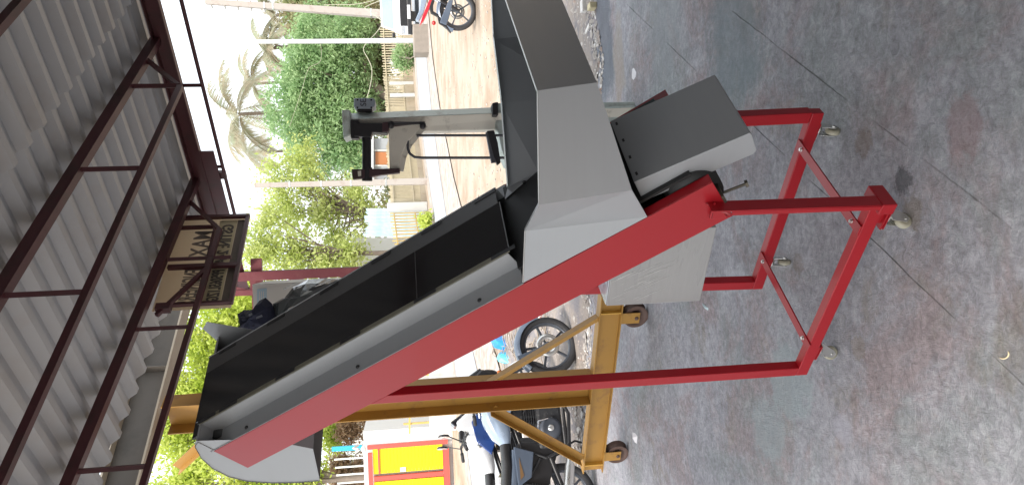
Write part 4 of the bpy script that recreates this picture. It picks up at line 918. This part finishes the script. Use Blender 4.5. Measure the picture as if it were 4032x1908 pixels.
pb2, pt2 = pole(1642, 160, 1010, 165, 29, .085, .07, 'slender pale post standing on the concrete roadside block', paleconc)
pb3, pt3 = pole(1675, 714, 1004, 730, 27, .12, .085, 'weathered concrete pole standing between the press and the light green trees', conc, 0, (.25, .45, .62, .8))
blkc = ground(1690, 150); MB().box((blkc.x, blkc.y + .35, blkc.z + .24), .9, .7, .52).build('roadside_block', mat('mossy_masonry', (.25, .22, .19), .95, var=.2, scale=8, bump=.6, bscale=20), bevel=.04)
tag(bpy.data.objects['roadside_block'], 'low grey masonry block at the road edge under the slender pale post', 'block')
wire_m = mat('cable_sheath', (.45, .43, .33), .6, var=.1); wire_d = mat('dark_cable', (.10, .10, .10), .6, var=.1)
def cable(name, pts, d, r, m_, label):
    P_ = [at(x, y, d) for x, y in pts]; out = []
    for i in range(len(P_) - 1):
        for k in range(6):
            t = k / 6; p0 = P_[max(i - 1, 0)]; p1, p2 = P_[i], P_[i + 1]; p3 = P_[min(i + 2, len(P_) - 1)]
            out.append(.5 * ((2 * p1) + (p2 - p0) * t + (2 * p0 - 5 * p1 + 4 * p2 - p3) * t * t + (-p0 + 3 * p1 - 3 * p2 + p3) * t ** 3))
    out.append(P_[-1]); o = MB().tube(out, r, 6).build(name, m_); tag(o, label, 'cable'); return o
cable('drooping_cable', [(1500, 2), (1440, 28), (1450, 42), (1498, 78), (1506, 90), (1486, 124), (1460, 152), (1436, 180), (1432, 200), (1447, 228), (1462, 262), (1464, 300), (1455, 350), (1445, 385)], 30, .014, wire_m, 'pale drooping cable looping from the leaning pole past the slender post')
cable('overhead_cable', [(1275, 20), (1390, 18), (1450, 8), (1490, -6)], 30.5, .012, wire_m, 'thin pale cable hanging beside the top of the car')
cable('overhead_cable', [(1262, 160), (1262, 240), (1216, 270), (1190, 350), (1160, 440), (1140, 500)], 34, .008, wire_m, 'thin wire sagging across the dark green tree')

# ------------------------------------------------------------------ roadside fences
bamboo = mat('weathered_cream_picket', (.50, .44, .31), .8, var=.15, scale=5); yel_f = mat('mustard_painted_bar', (.55, .38, .12), .7, var=.1)
plinth_m = mat('limewashed_plinth', (.58, .57, .54), .85, var=.06, scale=3, col2=(.45, .40, .34), mix=(.55, .75), mscale=2); tanw = mat('tan_plaster_infill', (.42, .36, .27), .85, var=.12, scale=3, col2=(.36, .28, .20), mix=(.5, .7), mscale=2)
def fence(px, hts, post_px, label, infill, pick, sp=.09, plinth_h=0, pickcol=bamboo, topcol=None):
    P_ = [ground(x, y) for x, y in px]; b0_ = P_[0]; f = thing('picket_fence', b0_, label, 'fence')
    mb = MB(); rails_ = MB(); pl = MB()
    for i in range(len(P_) - 1):
        a, c = P_[i], P_[i + 1]; L_ = (c - a).length; n = max(1, int(L_ / sp)); h0, h1 = hts[i], hts[i + 1]
        for k in range(n):
            t = k / n; p = a.lerp(c, t); h = h0 + (h1 - h0) * t; hh = h * random.uniform(.97, 1.03)
            mb.bar(p + ZV * plinth_h * h, p + ZV * hh, pick, pick, (0, 1, 0))
        for fr_ in (.35, .9): rails_.bar(a + ZV * h0 * fr_ + Vector((0, -.03, 0)), c + ZV * h1 * fr_ + Vector((0, -.03, 0)), .035, .045)
        if plinth_h: 
            o_ = Vector((0, .06, 0)); pl.add([a - o_, c - o_, c + o_, a + o_, a - o_ + ZV * h0 * plinth_h, c - o_ + ZV * h1 * plinth_h, c + o_ + ZV * h1 * plinth_h, a + o_ + ZV * h0 * plinth_h], HF)
    mb.build('pickets', pickcol, f, kind='stuff'); rails_.build('rail', pickcol, f)
    if plinth_h: pl.build('plinth', infill, f)
    for (x, y, h) in post_px:
        p = ground(x, y) + Vector((0, -.08, 0)); MB().box(p + ZV * h / 2, .18, .18, h).build('post', paleconc, f, bevel=.01)
    return P_
fence([(1622, 60), (1624, 180), (1627, 300), (1636, 420), (1650, 560)], [1.55, 1.55, 1.5, 1.45, 1.4], [(1626, 252, 1.1), (1629, 330, 1.2), (1634, 376, 1.2), (1640, 480, 1.2)], 'weathered cream picket fence with tan infill beyond the road, right of the press', tanw, .05, sp=.12, plinth_h=.30)
fence([(1650, 560), (1662, 640), (1672, 720), (1682, 800)], [1.45, 1.45, 1.4, 1.4], [(1657, 646, 1.25), (1678, 790, 1.45)], 'sun-faded picket fence between the press arm and the pale gate pillar', tanw, .045, sp=.11, plinth_h=.15)
fence([(1686, 835), (1705, 930), (1726, 1020), (1752, 1130)], [1.4, 1.35, 1.3, 1.25], [], 'ochre picket fence section beyond the gate pillar, behind the dark belt', tanw, .04, sp=.30, plinth_h=.12, pickcol=yel_f)
fence([(1762, 1240), (1785, 1400), (1795, 1500), (1797, 1690)], [1.2, 1.2, 1.25, 1.3], [], 'mustard yellow barred fence on a white plinth next to the shutter building', plinth_m, .045, sp=.24, plinth_h=.52, pickcol=yel_f)
gp0 = ground(1683, 812); o = MB().box(gp0 + ZV * .75, .34, .34, 1.5).build('gate_pillar', paleconc, bevel=.02); tag(o, 'pale square gate pillar between two picket fence sections', 'pillar')

# ------------------------------------------------------------------ shutter building, hut, blue sheeting, far walls
ywl = mat('bright_yellow_shutter', (.85, .68, .0), .45, var=.04, scale=3); redf = mat('coral_red_frame', (.62, .09, .07), .5, var=.06)
wallw = mat('white_rendered_wall', (.66, .66, .65), .85, var=.04, scale=3)
sbz = 20.5
def sp_(x, y, dd=0): return hitp(x, y, (0, sbz + dd, 0), (0, 1, 0))
p0 = sp_(1446, 1757); p1 = sp_(1768, 1727)
xr = p1.x; gzb = gz(sbz); top_ = p0.z; wr_ = sp_(1775, 1672).x; wt = sp_(1430, 1690).z
sb = thing('shutter_building', (xr - 2, sbz, gzb), 'white building with a bright yellow shutter door in a coral red frame', 'building')
MB().box(((wr_ + xr) / 2 + .0, sbz + 1.5, (gzb - .3 + wt) / 2), wr_ - xr, 3, wt - gzb + .3).build('wall', wallw, sb)
MB().box((xr - 3.5, sbz + 1.58, (gzb - .3 + top_ + .12) / 2), 7.0, 2.9, top_ + .12 - gzb + .3).build('wall', wallw, sb)
dz0 = sp_(1765, 1800).z
fwid = .11; shx = 1.95
MB().box((xr - fwid / 2, sbz - .0, (dz0 + top_) / 2), fwid, .1, top_ - dz0).build('door_frame', redf, sb)
MB().box((xr - 2.6 - fwid, sbz - .0, top_ - .06), 5.0 - .002, .1, .11).build('door_frame', redf, sb)
MB().box((xr - 2.6 - fwid, sbz - .0, dz0 + .06), 5.0 - .002, .1, .16).build('door_frame', redf, sb)
xm = sp_(1600, 1872).x; MB().box((xm, sbz - .01, (dz0 + top_) / 2), .12, .08, top_ - dz0 - .3).build('door_mullion', redf, sb)
zmid = sp_(1491, 1800).z; MB().box(((xr + xm) / 2, sbz - .005, zmid), xr - xm - .25, .06, .04).build('door_rail', redf, sb)
z = dz0 + .15; 
while z < top_ - .15:
    MB().box(((xr + xm) / 2 - .0, sbz + .02, z + .045), xr - xm - .24, .04, .088).build('shutter_slat', ywl, sb); MB().box((xm - 1.3, sbz + .02, z + .045), 2.4, .04, .088).build('shutter_slat', ywl, sb); z += .094
cpn = sp_(1587, 1845); MB().box((cpn.x, sbz - .02, cpn.z), .12, .02, .15).build('notice', white_p, sb)
MB().tube([Vector((wr_ - .35, sbz - .02, wt + .15)), Vector((wr_ - .35, sbz - .3, wt + .25)), Vector((wr_ - .35, sbz - .45, wt + .1))], .03, 8).build('lamp_arm', paleconc, sb); MB().lathe((wr_ - .35, sbz - .45, wt + .05), (0, 0, -1), [(0, .02), (.05, .09), (.12, .08), (.14, 0)], 14).build('wall_lamp', white_p, sb)
cyan = mat('cyan_roof_sheet', (.03, .36, .52), .5, var=.05)
o = MB().poly([hitp(x, y, (0, 24, 0), (0, 1, 0)) for x, y in ((1306, 1758), (1306, 1776), (1425, 1770), (1425, 1750))], (0, .06, 0)).build('blue_board', cyan); tag(o, 'narrow upright bright blue board above the shutter building', 'board')
wf = mat('white_picket_paint', (.66, .66, .62), .7, var=.05)
for k, yy in enumerate((1804, 1836, 1866, 1898)):
    a = hitp(1316 + 4 * k, yy + 3, (0, 23.5, 0), (0, 1, 0)); c = hitp(1446, yy - 6, (0, 23.5, 0), (0, 1, 0)); o = MB().bar(a, c, .045, .045, (0, 1, 0)).build('white_post', wf)
    tag(o, ['thin white upright post nearest the bright blue board', 'second thin white post from the bright blue board', 'third thin white post from the bright blue board', 'thin white post farthest from the bright blue board'][k], 'post', 'thin white posts above the shutter building')
hutw = mat('grey_rendered_hut', (.40, .42, .44), .85, var=.08, scale=2); hutr = mat('pale_sheet_roof', (.60, .62, .64), .6, var=.06); org = mat('faded_orange_door', (.50, .20, .08), .7, var=.1)
hd_ = 36
def hq(px, th, n, m_, par, dd=0): return MB().poly([hitp(x, y, (0, hd_ + dd, 0), (0, 1, 0)) for x, y in px], (0, th, 0)).build(n, m_, par)
hb_ = hitp(1640, 620, (0, hd_, 0), (0, 1, 0)); hut = thing('roadside_hut', hb_, 'small grey hut with a faded orange door behind the fence by the press', 'hut')
hq([(1470, 545), (1470, 690), (1640, 690), (1640, 545)], 3, 'wall', hutw, hut); hq([(1450, 535), (1462, 700), (1471, 700), (1471, 535)], 3.4, 'roof', hutr, hut, -.2); hq([(1478, 598), (1478, 648), (1540, 648), (1540, 598)], .05, 'door', org, hut, -.06)
for yy in (592, 652): hq([(1474, yy - 3), (1474, yy + 3), (1545, yy + 3), (1545, yy - 3)], .08, 'door_frame', wf, hut, -.09)
hh = thing('white_house', hitp(1640, 640, (0, 44, 0), (0, 1, 0)), 'white walled house with grey eave glimpsed between trees left of the press', 'house')
MB().poly([hitp(x, y, (0, 44, 0), (0, 1, 0)) for x, y in ((1380, 575), (1380, 720), (1650, 720), (1650, 575))], (0, 5, 0)).build('wall', wallw, hh)
MB().poly([hitp(x, y, (0, 43.6, 0), (0, 1, 0)) for x, y in ((1340, 640), (1345, 662), (1560, 662), (1560, 640))], (0, .5, 0)).build('downpipe', hutw, hh)
bluesh = mat('faded_blue_sheeting', (.40, .55, .62), .6, var=.15, scale=3, col2=(.60, .64, .64), mix=(.45, .65), mscale=2.5)
bs = thing('blue_sheet_wall', hitp(1640, 870, (0, 29, 0), (0, 1, 0)), 'patched pale blue metal sheet wall behind the ochre fence', 'wall')
ypx = [820 + 14 * k for k in range(8)]
for k, yy in enumerate(ypx): MB().poly([hitp(x, y, (0, 29 + (k % 2) * .03, 0), (0, 1, 0)) for x, y in ((1440 + random.randint(-12, 12), yy), (1440 + random.randint(-12, 12), yy + 13.5), (1668, yy + 13.5), (1668, yy))], (0, .02, 0)).build('sheet', bluesh, bs)
ws_ = thing('white_compound_wall', hitp(1640, 1020, (0, 31, 0), (0, 1, 0)), 'long white compound wall behind the light green trees', 'wall')
MB().poly([hitp(x, y, (0, 31, 0), (0, 1, 0)) for x, y in ((1380, 935), (1400, 1900), (1760, 1900), (1740, 935))], (0, .2, 0)).build('wall_panel', wallw, ws_)

# ------------------------------------------------------------------ trees
def leafmat(name, col, col2, trans=.35):
    M = bpy.data.materials.new(name); M.use_nodes = True; N = M.node_tree.nodes; Lk = M.node_tree.links; b = N['Principled BSDF']
    tc = N.new('ShaderNodeTexCoord'); nz = N.new('ShaderNodeTexNoise'); nz.inputs['Scale'].default_value = 1.3; nz.inputs['Detail'].default_value = 5; Lk.new(tc.outputs['Object'], nz.inputs[0])
    rp = N.new('ShaderNodeMapRange'); rp.inputs[1].default_value = .35; rp.inputs[2].default_value = .65; Lk.new(nz.outputs['Fac'], rp.inputs[0])
    mx = N.new('ShaderNodeMix'); mx.data_type = 'RGBA'; mx.inputs[6].default_value = (*col, 1); mx.inputs[7].default_value = (*col2, 1); Lk.new(rp.outputs[0], mx.inputs[0])
    Lk.new(mx.outputs[2], b.inputs['Base Color']); b.inputs['Roughness'].default_value = .55
    tr = N.new('ShaderNodeBsdfTranslucent'); Lk.new(mx.outputs[2], tr.inputs[0]); ms = N.new('ShaderNodeMixShader'); ms.inputs[0].default_value = trans
    Lk.new(b.outputs[0], ms.inputs[1]); Lk.new(tr.outputs[0], ms.inputs[2]); Lk.new(ms.outputs[0], N['Material Output'].inputs[0]); return M
lf_deep = leafmat('deep_green_leaves', (.22, .37, .16), (.40, .54, .27), .5); lf_lime = leafmat('lime_green_leaves', (.44, .53, .14), (.58, .63, .26), .5); lf_yel = leafmat('yellow_green_leaves', (.42, .54, .07), (.58, .64, .16), .5)  # greens lightened so their colour carries the outdoor glare and haze
lf_olive = leafmat('olive_brown_leaves', (.26, .21, .12), (.22, .28, .10)); lf_dry = leafmat('dry_brown_leaves', (.34, .22, .13), (.42, .29, .18)); lf_pale = leafmat('pale_hazy_fronds', (.36, .40, .28), (.42, .36, .26), .5)
bark = mat('grey_brown_bark', (.20, .16, .13), .9, var=.25, scale=6, bump=.8, bscale=20)
def leaves(lobes, n, size, cl=60, clr=.35, droop=0):
    """n small leaf quads gathered in tufts over the lobes' shells; lobes = (centre, rx, ry, rz)"""
    w = np.array([l[1] * l[3] for l in lobes]); w = w / w.sum(); C = []; 
    nc = max(1, n // cl); idx = RNG.choice(len(lobes), nc, p=w)
    d = RNG.normal(size=(nc, 3)); d /= np.linalg.norm(d, axis=1)[:, None]; rad = RNG.random(nc) ** .30
    cen = np.array([[*lobes[i][0]] for i in idx]); sc_ = np.array([[lobes[i][1], lobes[i][2], lobes[i][3]] for i in idx])
    tc_ = cen + d * sc_ * rad[:, None] * (1 + RNG.normal(scale=.08, size=(nc, 1)))
    P_ = np.repeat(tc_, cl, 0) + RNG.normal(size=(nc * cl, 3)) * clr * np.array([1, 1, .6]) * RNG.uniform(.5, 1.3, (nc * cl, 1))
    m_ = len(P_); a = RNG.normal(size=(m_, 3)); a[:, 2] -= droop; a /= np.linalg.norm(a, axis=1)[:, None]; r = RNG.normal(size=(m_, 3)); r -= (r * a).sum(1)[:, None] * a; r /= np.linalg.norm(r, axis=1)[:, None]
    s = size * RNG.uniform(.6, 1.4, (m_, 1)); w_ = s * .42
    V = np.stack([P_ - a * s, P_ + r * w_, P_ + a * s, P_ - r * w_], 1).reshape(-1, 3); F = np.arange(m_ * 4).reshape(-1, 4); return V, F, tc_
def tree(name, base, lobes, n, size, lm, label, group=None, trunk_r=.22, lean=None, cl=60, clr=.35, nb=26, cat='tree', bm=None):
    base = Vector(base); t = thing(name, base, label, cat, group)
    V, F, tc_ = leaves(lobes, n, size, cl, clr); raw('crown', V, F, lm, t, loc=tuple(base), kind='stuff')
    cc = Vector(np.mean([l[0] for l in lobes], 0)); fork = base.lerp(cc, .45) if lean is None else Vector(lean)
    mb = MB().tube([base - ZV * .2, base.lerp(fork, .5) + Vector((random.uniform(-.1, .1), 0, 0)), fork, fork.lerp(cc, .5)], [trunk_r, trunk_r * .8, trunk_r * .7, trunk_r * .4], 10)
    mb.build('trunk', bm or bark, t); br = MB(); sel = RNG.choice(len(tc_), min(nb, len(tc_)), replace=False)
    for i in sel:
        e = Vector(tc_[i]); s0 = fork.lerp(cc, random.uniform(0, .6)); mid = s0.lerp(e, .5) + Vector((random.uniform(-.3, .3), random.uniform(-.3, .3), random.uniform(.0, .4))); br.tube([s0, mid, e], [trunk_r * .3, trunk_r * .16, trunk_r * .05], 5, caps=False)
    br.build('limbs', bm or bark, t); return t
def lob(x, y, d, rpx_u, rpx_v, dep=None):   # centre pixel, radii in pixels (sideways u = image y, up v = image x)
    c = at(x, y, d); k = d / FPX; return ((c.x, c.y, c.z), rpx_u * k, dep if dep else (rpx_u + rpx_v) / 2 * k, rpx_v * k)
D = 41
tb = at(1640, 440, D); tb.z = gz(D)
tree('broadleaf_tree', tb, [lob(1250, 330, D, 190, 130), lob(1160, 420, D, 150, 110), lob(1340, 250, D, 150, 110), lob(1350, 470, D, 170, 110), lob(1250, 560, D, 130, 120), lob(1400, 600, D, 110, 80), lob(1230, 200, D, 110, 100), lob(1430, 430, D, 120, 70), lob(1400, 150, D, 100, 80)], 62000, .10, lf_deep, 'large dense deep green tree with a leaning trunk behind the press', trunk_r=.42, lean=at(1470, 340, D), cl=70, clr=.42, nb=40)
tree('broadleaf_tree', ground(1622, 120) + Vector((0, 8, 0)), [lob(1250, 110, 50, 110, 90), lob(1340, 40, 50, 110, 110), lob(1180, 40, 52, 90, 60), lob(1420, 100, 48, 120, 60)], 22000, .13, lf_olive, 'brownish olive tree rising behind the leaning utility pole and white car', trunk_r=.3, cl=50, clr=.5)
tree('broadleaf_tree', ground(1622, 60) + Vector((0, 5, 0)), [lob(1250, 95, 45, 55, 60), lob(1330, 120, 45, 60, 60)], 9000, .11, lf_deep, 'small bright green tree between the leaning pole and the slender post', trunk_r=.2, cl=50, clr=.4)
tree('low_bush', ground(1622, 40) + Vector((0, 1.5, 0)), [lob(1480, 80, 44, 60, 45), lob(1500, 180, 44, 50, 40), lob(1480, 260, 44, 50, 50)], 11000, .09, lf_olive, 'dark scrubby bushes behind the picket fence near the car', trunk_r=.08, cl=40, clr=.3, cat='bush')
tree('roadside_bush', ground(1640, 235), [lob(1590, 225, 36, 45, 45, .4)], 3500, .06, lf_deep, 'leafy green bush in front of the cream picket fence beyond the road', trunk_r=.03, cl=30, clr=.18, nb=10, cat='bush')
tree('roadside_bush', ground(1700, 872), [lob(1672, 872, 24, 18, 22, .2)], 500, .07, lf_yel, 'small bright green weed at the foot of the ochre fence', trunk_r=.015, cl=20, clr=.12, nb=8, cat='bush')
def lob_tree(base, d, lbs, n, size, lm, label, **k):
    b_ = ground(*base) if d is None else at(base[0], base[1], d); b_.z = gz(b_.y); return tree('slender_tree', b_, [lob(x, y, d, u, v) for x, y, u, v in lbs], n, size, lm, label, **k)
tree('low_bush', ground(1640, 440) + Vector((0, 3, 0)), [lob(1500, 330, 43, 60, 35), lob(1540, 420, 43, 70, 45), lob(1560, 520, 42, 60, 40), lob(1570, 740, 33, 45, 45)], 12000, .08, lf_olive, 'olive scrub behind the tan infilled picket fence, either side of the press', trunk_r=.06, cl=40, clr=.3, cat='bush')
lob_tree((1650, 900), 31, [(1180, 620, 60, 60), (1090, 690, 60, 60), (1230, 720, 60, 70), (1280, 830, 70, 70), (1120, 800, 55, 60), (1180, 880, 60, 70), (1400, 760, 60, 50), (1330, 960, 60, 80), (1450, 870, 60, 50)], 9500, .085, lf_lime, 'airy lime green tree with thin branches beside the weathered concrete pole', cl=40, clr=.32, trunk_r=.13, nb=50)
lob_tree((1650, 1010), 29, [(1010, 980, 60, 70), (1130, 1000, 60, 80), (1250, 1040, 60, 80), (1060, 880, 50, 50), (1380, 1010, 60, 60)], 7500, .085, lf_lime, 'airy light green tree right behind the lattice column', cl=40, clr=.32, trunk_r=.13, nb=40)
lob_tree((1700, 1300), 24, [(1020, 1180, 90, 90), (900, 1260, 90, 90), (1080, 1340, 80, 80), (830, 1380, 80, 90), (960, 1420, 90, 90), (700, 1300, 70, 70)], 21000, .075, lf_yel, 'bright yellow-green tree seen between the sign board and the belt top', cl=45, clr=.33, trunk_r=.16, nb=45)
lob_tree((1700, 1600), 23, [(780, 1560, 90, 90), (900, 1640, 90, 90), (700, 1700, 80, 90), (1010, 1600, 80, 70), (1100, 1560, 60, 60), (860, 1780, 80, 90), (640, 1520, 60, 70)], 21000, .075, lf_yel, 'bright yellow-green tree behind the yellow gantry post', cl=45, clr=.33, trunk_r=.16, nb=45)
lob_tree((1700, 1860), 24, [(1100, 1880, 80, 80), (980, 1900, 80, 80), (760, 1890, 80, 80), (1220, 1850, 60, 50), (1180, 1960, 60, 50), (620, 1980, 60, 60)], 16000, .075, lf_yel, 'bright yellow-green tree beyond the discharge end of the conveyor', cl=45, clr=.33, trunk_r=.16, nb=40)
tree('weeping_bush', ground(1790, 1720) + Vector((0, 5.5, 0)), [lob(1330, 1640, 27, 40, 60), lob(1310, 1700, 27, 60, 30)], 6000, .09, lf_yel, 'fine leaved yellow-green shrub above the mustard fence', trunk_r=.05, cl=40, clr=.2, cat='bush')
tree('dry_bush', ground(1790, 1700) + Vector((0, 4.5, 0)), [lob(1375, 1690, 26, 30, 40), lob(1450, 1640, 26, 25, 25), lob(1340, 1860, 26, 60, 30), lob(1420, 1880, 26, 50, 40)], 9000, .07, lf_dry, 'dry brown shrub above the mustard fence next to the shutter building', trunk_r=.04, cl=30, clr=.2, cat='bush')
# coconut palms
def palm(base, crown, n, L_, label, lm=lf_pale, seed=0):
    rnd = random.Random(seed); t = thing('coconut_palm', base, label, 'palm', None); b_ = Vector(base); c = Vector(crown)
    MB().tube([b_, b_.lerp(c, .5) + Vector((.3, 0, 0)), c], [.22, .17, .14], 10).build('trunk', bark, t)
    for k in range(n):
        az = k * 2.4 + rnd.uniform(-.3, .3); el = rnd.uniform(-.3, 1.2); V = []; F = []; p = c.copy(); d = Vector((math.cos(az) * math.cos(el), math.sin(az) * math.cos(el), math.sin(el))); pts = [p.copy()]
        for i in range(12): d = (d + Vector((0, 0, -.13))).normalized(); p = p + d * L_ / 12; pts.append(p.copy())
        for i, q in enumerate(pts[1:]):
            dd = (pts[i + 1] - pts[i]).normalized(); s = dd.cross(ZV).normalized() if abs(dd.z) < .98 else Vector((1, 0, 0)); ll = L_ * .34 * math.sin(math.pi * (i + 1.5) / 14)
            for sg_ in (-1, 1):
                for j in (0, .25, .5, .75):
                    q0 = q + dd * L_ / 12 * j; tip = q0 + (s * sg_ + dd * .5 + Vector((0, 0, -.55 - rnd.random() * .4))).normalized() * ll; w_ = dd * .05; m0 = len(V); V += [q0 - w_, q0 + w_, tip]; F.append((m0, m0 + 1, m0 + 2))
        raw('frond', [tuple(v) for v in V], F, lm, t, loc=tuple(c))
        MB().tube(pts, [.03] + [.02] * 11 + [.006], 5).build('frond_rib', lm, t)
    return t
pg = lambda y, d: (lambda p: Vector((p.x, p.y, gz(p.y))))(at(1600, y, d))
palm(pg(445, 62), at(945, 450, 62), 15, 4.6, 'tallest coconut palm with brownish hanging fronds above the dark green tree', seed=1)
palm(pg(185, 58), at(1060, 190, 58), 16, 3.0, 'coconut palm behind the slender pale post', seed=2)
palm(pg(320, 75), at(1000, 330, 75), 14, 3.6, 'faint distant coconut palm right of the tallest palm', seed=3)
palm(pg(60, 60), at(1090, 60, 60), 14, 3.6, 'coconut palm behind the leaning utility pole', seed=4)
palm(pg(600, 80), at(980, 600, 80), 12, 3.6, 'faint distant coconut palm left of the tallest palm', seed=5)
# far tree line so the yard never meets bare sky
V_, F_, _ = leaves([((x, 95, 7 + 2 * math.sin(x)), 9, 4, 5) for x in range(-70, 75, 9)], 30000, .35, 50, 1.4); o = raw('far_treeline', V_, F_, lf_olive, loc=(0, 95, 3), kind='stuff'); o['label'] = 'hazy far treeline closing the view beyond the road'

# ------------------------------------------------------------------ small litter
def litter(name, px, th, m_, label, cat, z=0, d=None):
    pts = [hitp(x, y, (0, 0, z), ZV) for x, y in px]; c = sum(pts, Vector()) / len(pts)
    V = [p for p in pts] + [c + ZV * th] ; n = len(pts); F = [(i, (i + 1) % n, n) for i in range(n)] + [tuple(reversed(range(n)))]
    o = MB().add(V, F).build(name, m_); tag(o, label, cat); return o
chip = mat('white_paper_chip', (.66, .64, .66), .7, var=.06); 
litter('paper_scrap', [(2488, 295), (2490, 272), (2496, 268), (2505, 285), (2503, 302), (2494, 316), (2488, 308)], .006, chip, 'small white oval scrap lying on the slab beyond the tail chute', 'scrap')
litter('plastic_scrap', [(2490, 1700), (2500, 1703), (2510, 1716), (2507, 1745), (2500, 1740), (2496, 1722)], .02, chip, 'white folded plastic scrap lying on the slab beyond the gantry wheel', 'scrap')
litter('film_scrap', [(2764, 1192), (2775, 1200), (2790, 1212), (2788, 1222), (2776, 1214), (2768, 1204)], .008, mat('bluish_film', (.45, .55, .58), .3, var=.2), 'small bluish film scrap on the floor beside the wrapped control box', 'scrap')
yb = mat('cream_block', (.55, .48, .30), .8, var=.08)
o = MB().box(ground(2346, 26) + ZV * .03, .05, .10, .06).build('cream_block', yb, bevel=.006); tag(o, 'small cream coloured block on the rubble edge', 'block')
o = MB().box(ground(2314, 24) + ZV * .03, .11, .09, .05).build('white_block', stone_w, bevel=.01); tag(o, 'chipped white block on the rubble edge beside the cream one', 'block')
o = MB().box(ground(2320, 113) + ZV * .01, .035, .14, .02, Vector((.9, .2, 0)).normalized(), Vector((-.2, .9, 0)).normalized()).build('white_stick', stone_w, bevel=.004); tag(o, 'short white stick lying on the dark rubble edge', 'stick')
mb = MB(); pts = [hitp(3950 + 22 * math.cos(a), 1392 + 19 * math.sin(a), (0, 0, .004), ZV) for a in np.linspace(-.6, 2.3, 9)]; o = mb.tube(pts, [.0008] + [.0022] * 7 + [.0008], 6).build('curled_wood_shaving', mat('cream_shaving', (.66, .56, .36), .6, var=.1)); tag(o, 'curled cream shaving on the near floor at the lower right', 'shaving')
bl_m = mat('bright_blue_polythene', (.01, .22, .62), .3, .0, var=.25, scale=15, bump=.6, bscale=30); bl_l = mat('light_blue_polythene', (.10, .52, .72), .25, var=.2, scale=15)
bb = thing('blue_plastic_bag', ground(2000, 1370), 'crumpled bright blue plastic bag lying on the rubble behind the motorcycle', 'bag')
def crump(px, h, n, m_):
    pts = [ground(x, y) for x, y in px]; c = sum(pts, Vector()) / len(pts); mid = [c.lerp(p, .6) + ZV * h * random.uniform(.6, 1.3) for p in pts]; k = len(pts); V = pts + mid + [c + ZV * h]
    F = [(i, (i + 1) % k, k + (i + 1) % k, k + i) for i in range(k)] + [(k + i, k + (i + 1) % k, 2 * k) for i in range(k)]; MB().add(V, F).build(n, m_, bb)
crump([(1958, 1318), (1962, 1345), (1978, 1368), (1990, 1380), (1996, 1362), (1990, 1335), (1975, 1312)], .12, 'bag_film', bl_m)
crump([(1982, 1378), (1978, 1410), (1990, 1432), (2006, 1428), (2006, 1405), (1996, 1385)], .12, 'bag_film', bl_l)
o = MB().box(ground(2150, 1255) + ZV * .04, .12, .08, .07, Vector((.8, .6, 0)), Vector((-.6, .8, 0))).build('red_packet', mat('red_white_packet', (.5, .07, .04), .4, var=.1, scale=20, col2=(.6, .58, .56), mix=(.45, .5), mscale=14), bevel=.015); tag(o, 'crumpled red and white packet on the rubble beyond the front wheel', 'packet')
mb = MB()
for i in range(60):
    p = ground(random.uniform(1950, 2180), random.uniform(1200, 1420)); a = random.uniform(0, 3.14); L_ = random.uniform(.15, .5); dv = Vector((math.cos(a), math.sin(a), 0)) * L_ / 2; mb.tube([p - dv + ZV * .02, p + ZV * .05, p + dv + ZV * .02], .006, 5)
o = mb.build('dry_sticks', mat('dry_stick', (.30, .25, .20), .9, var=.2), kind='stuff'); o['label'] = 'dry sticks strewn over the rubble behind the motorcycle wheel'
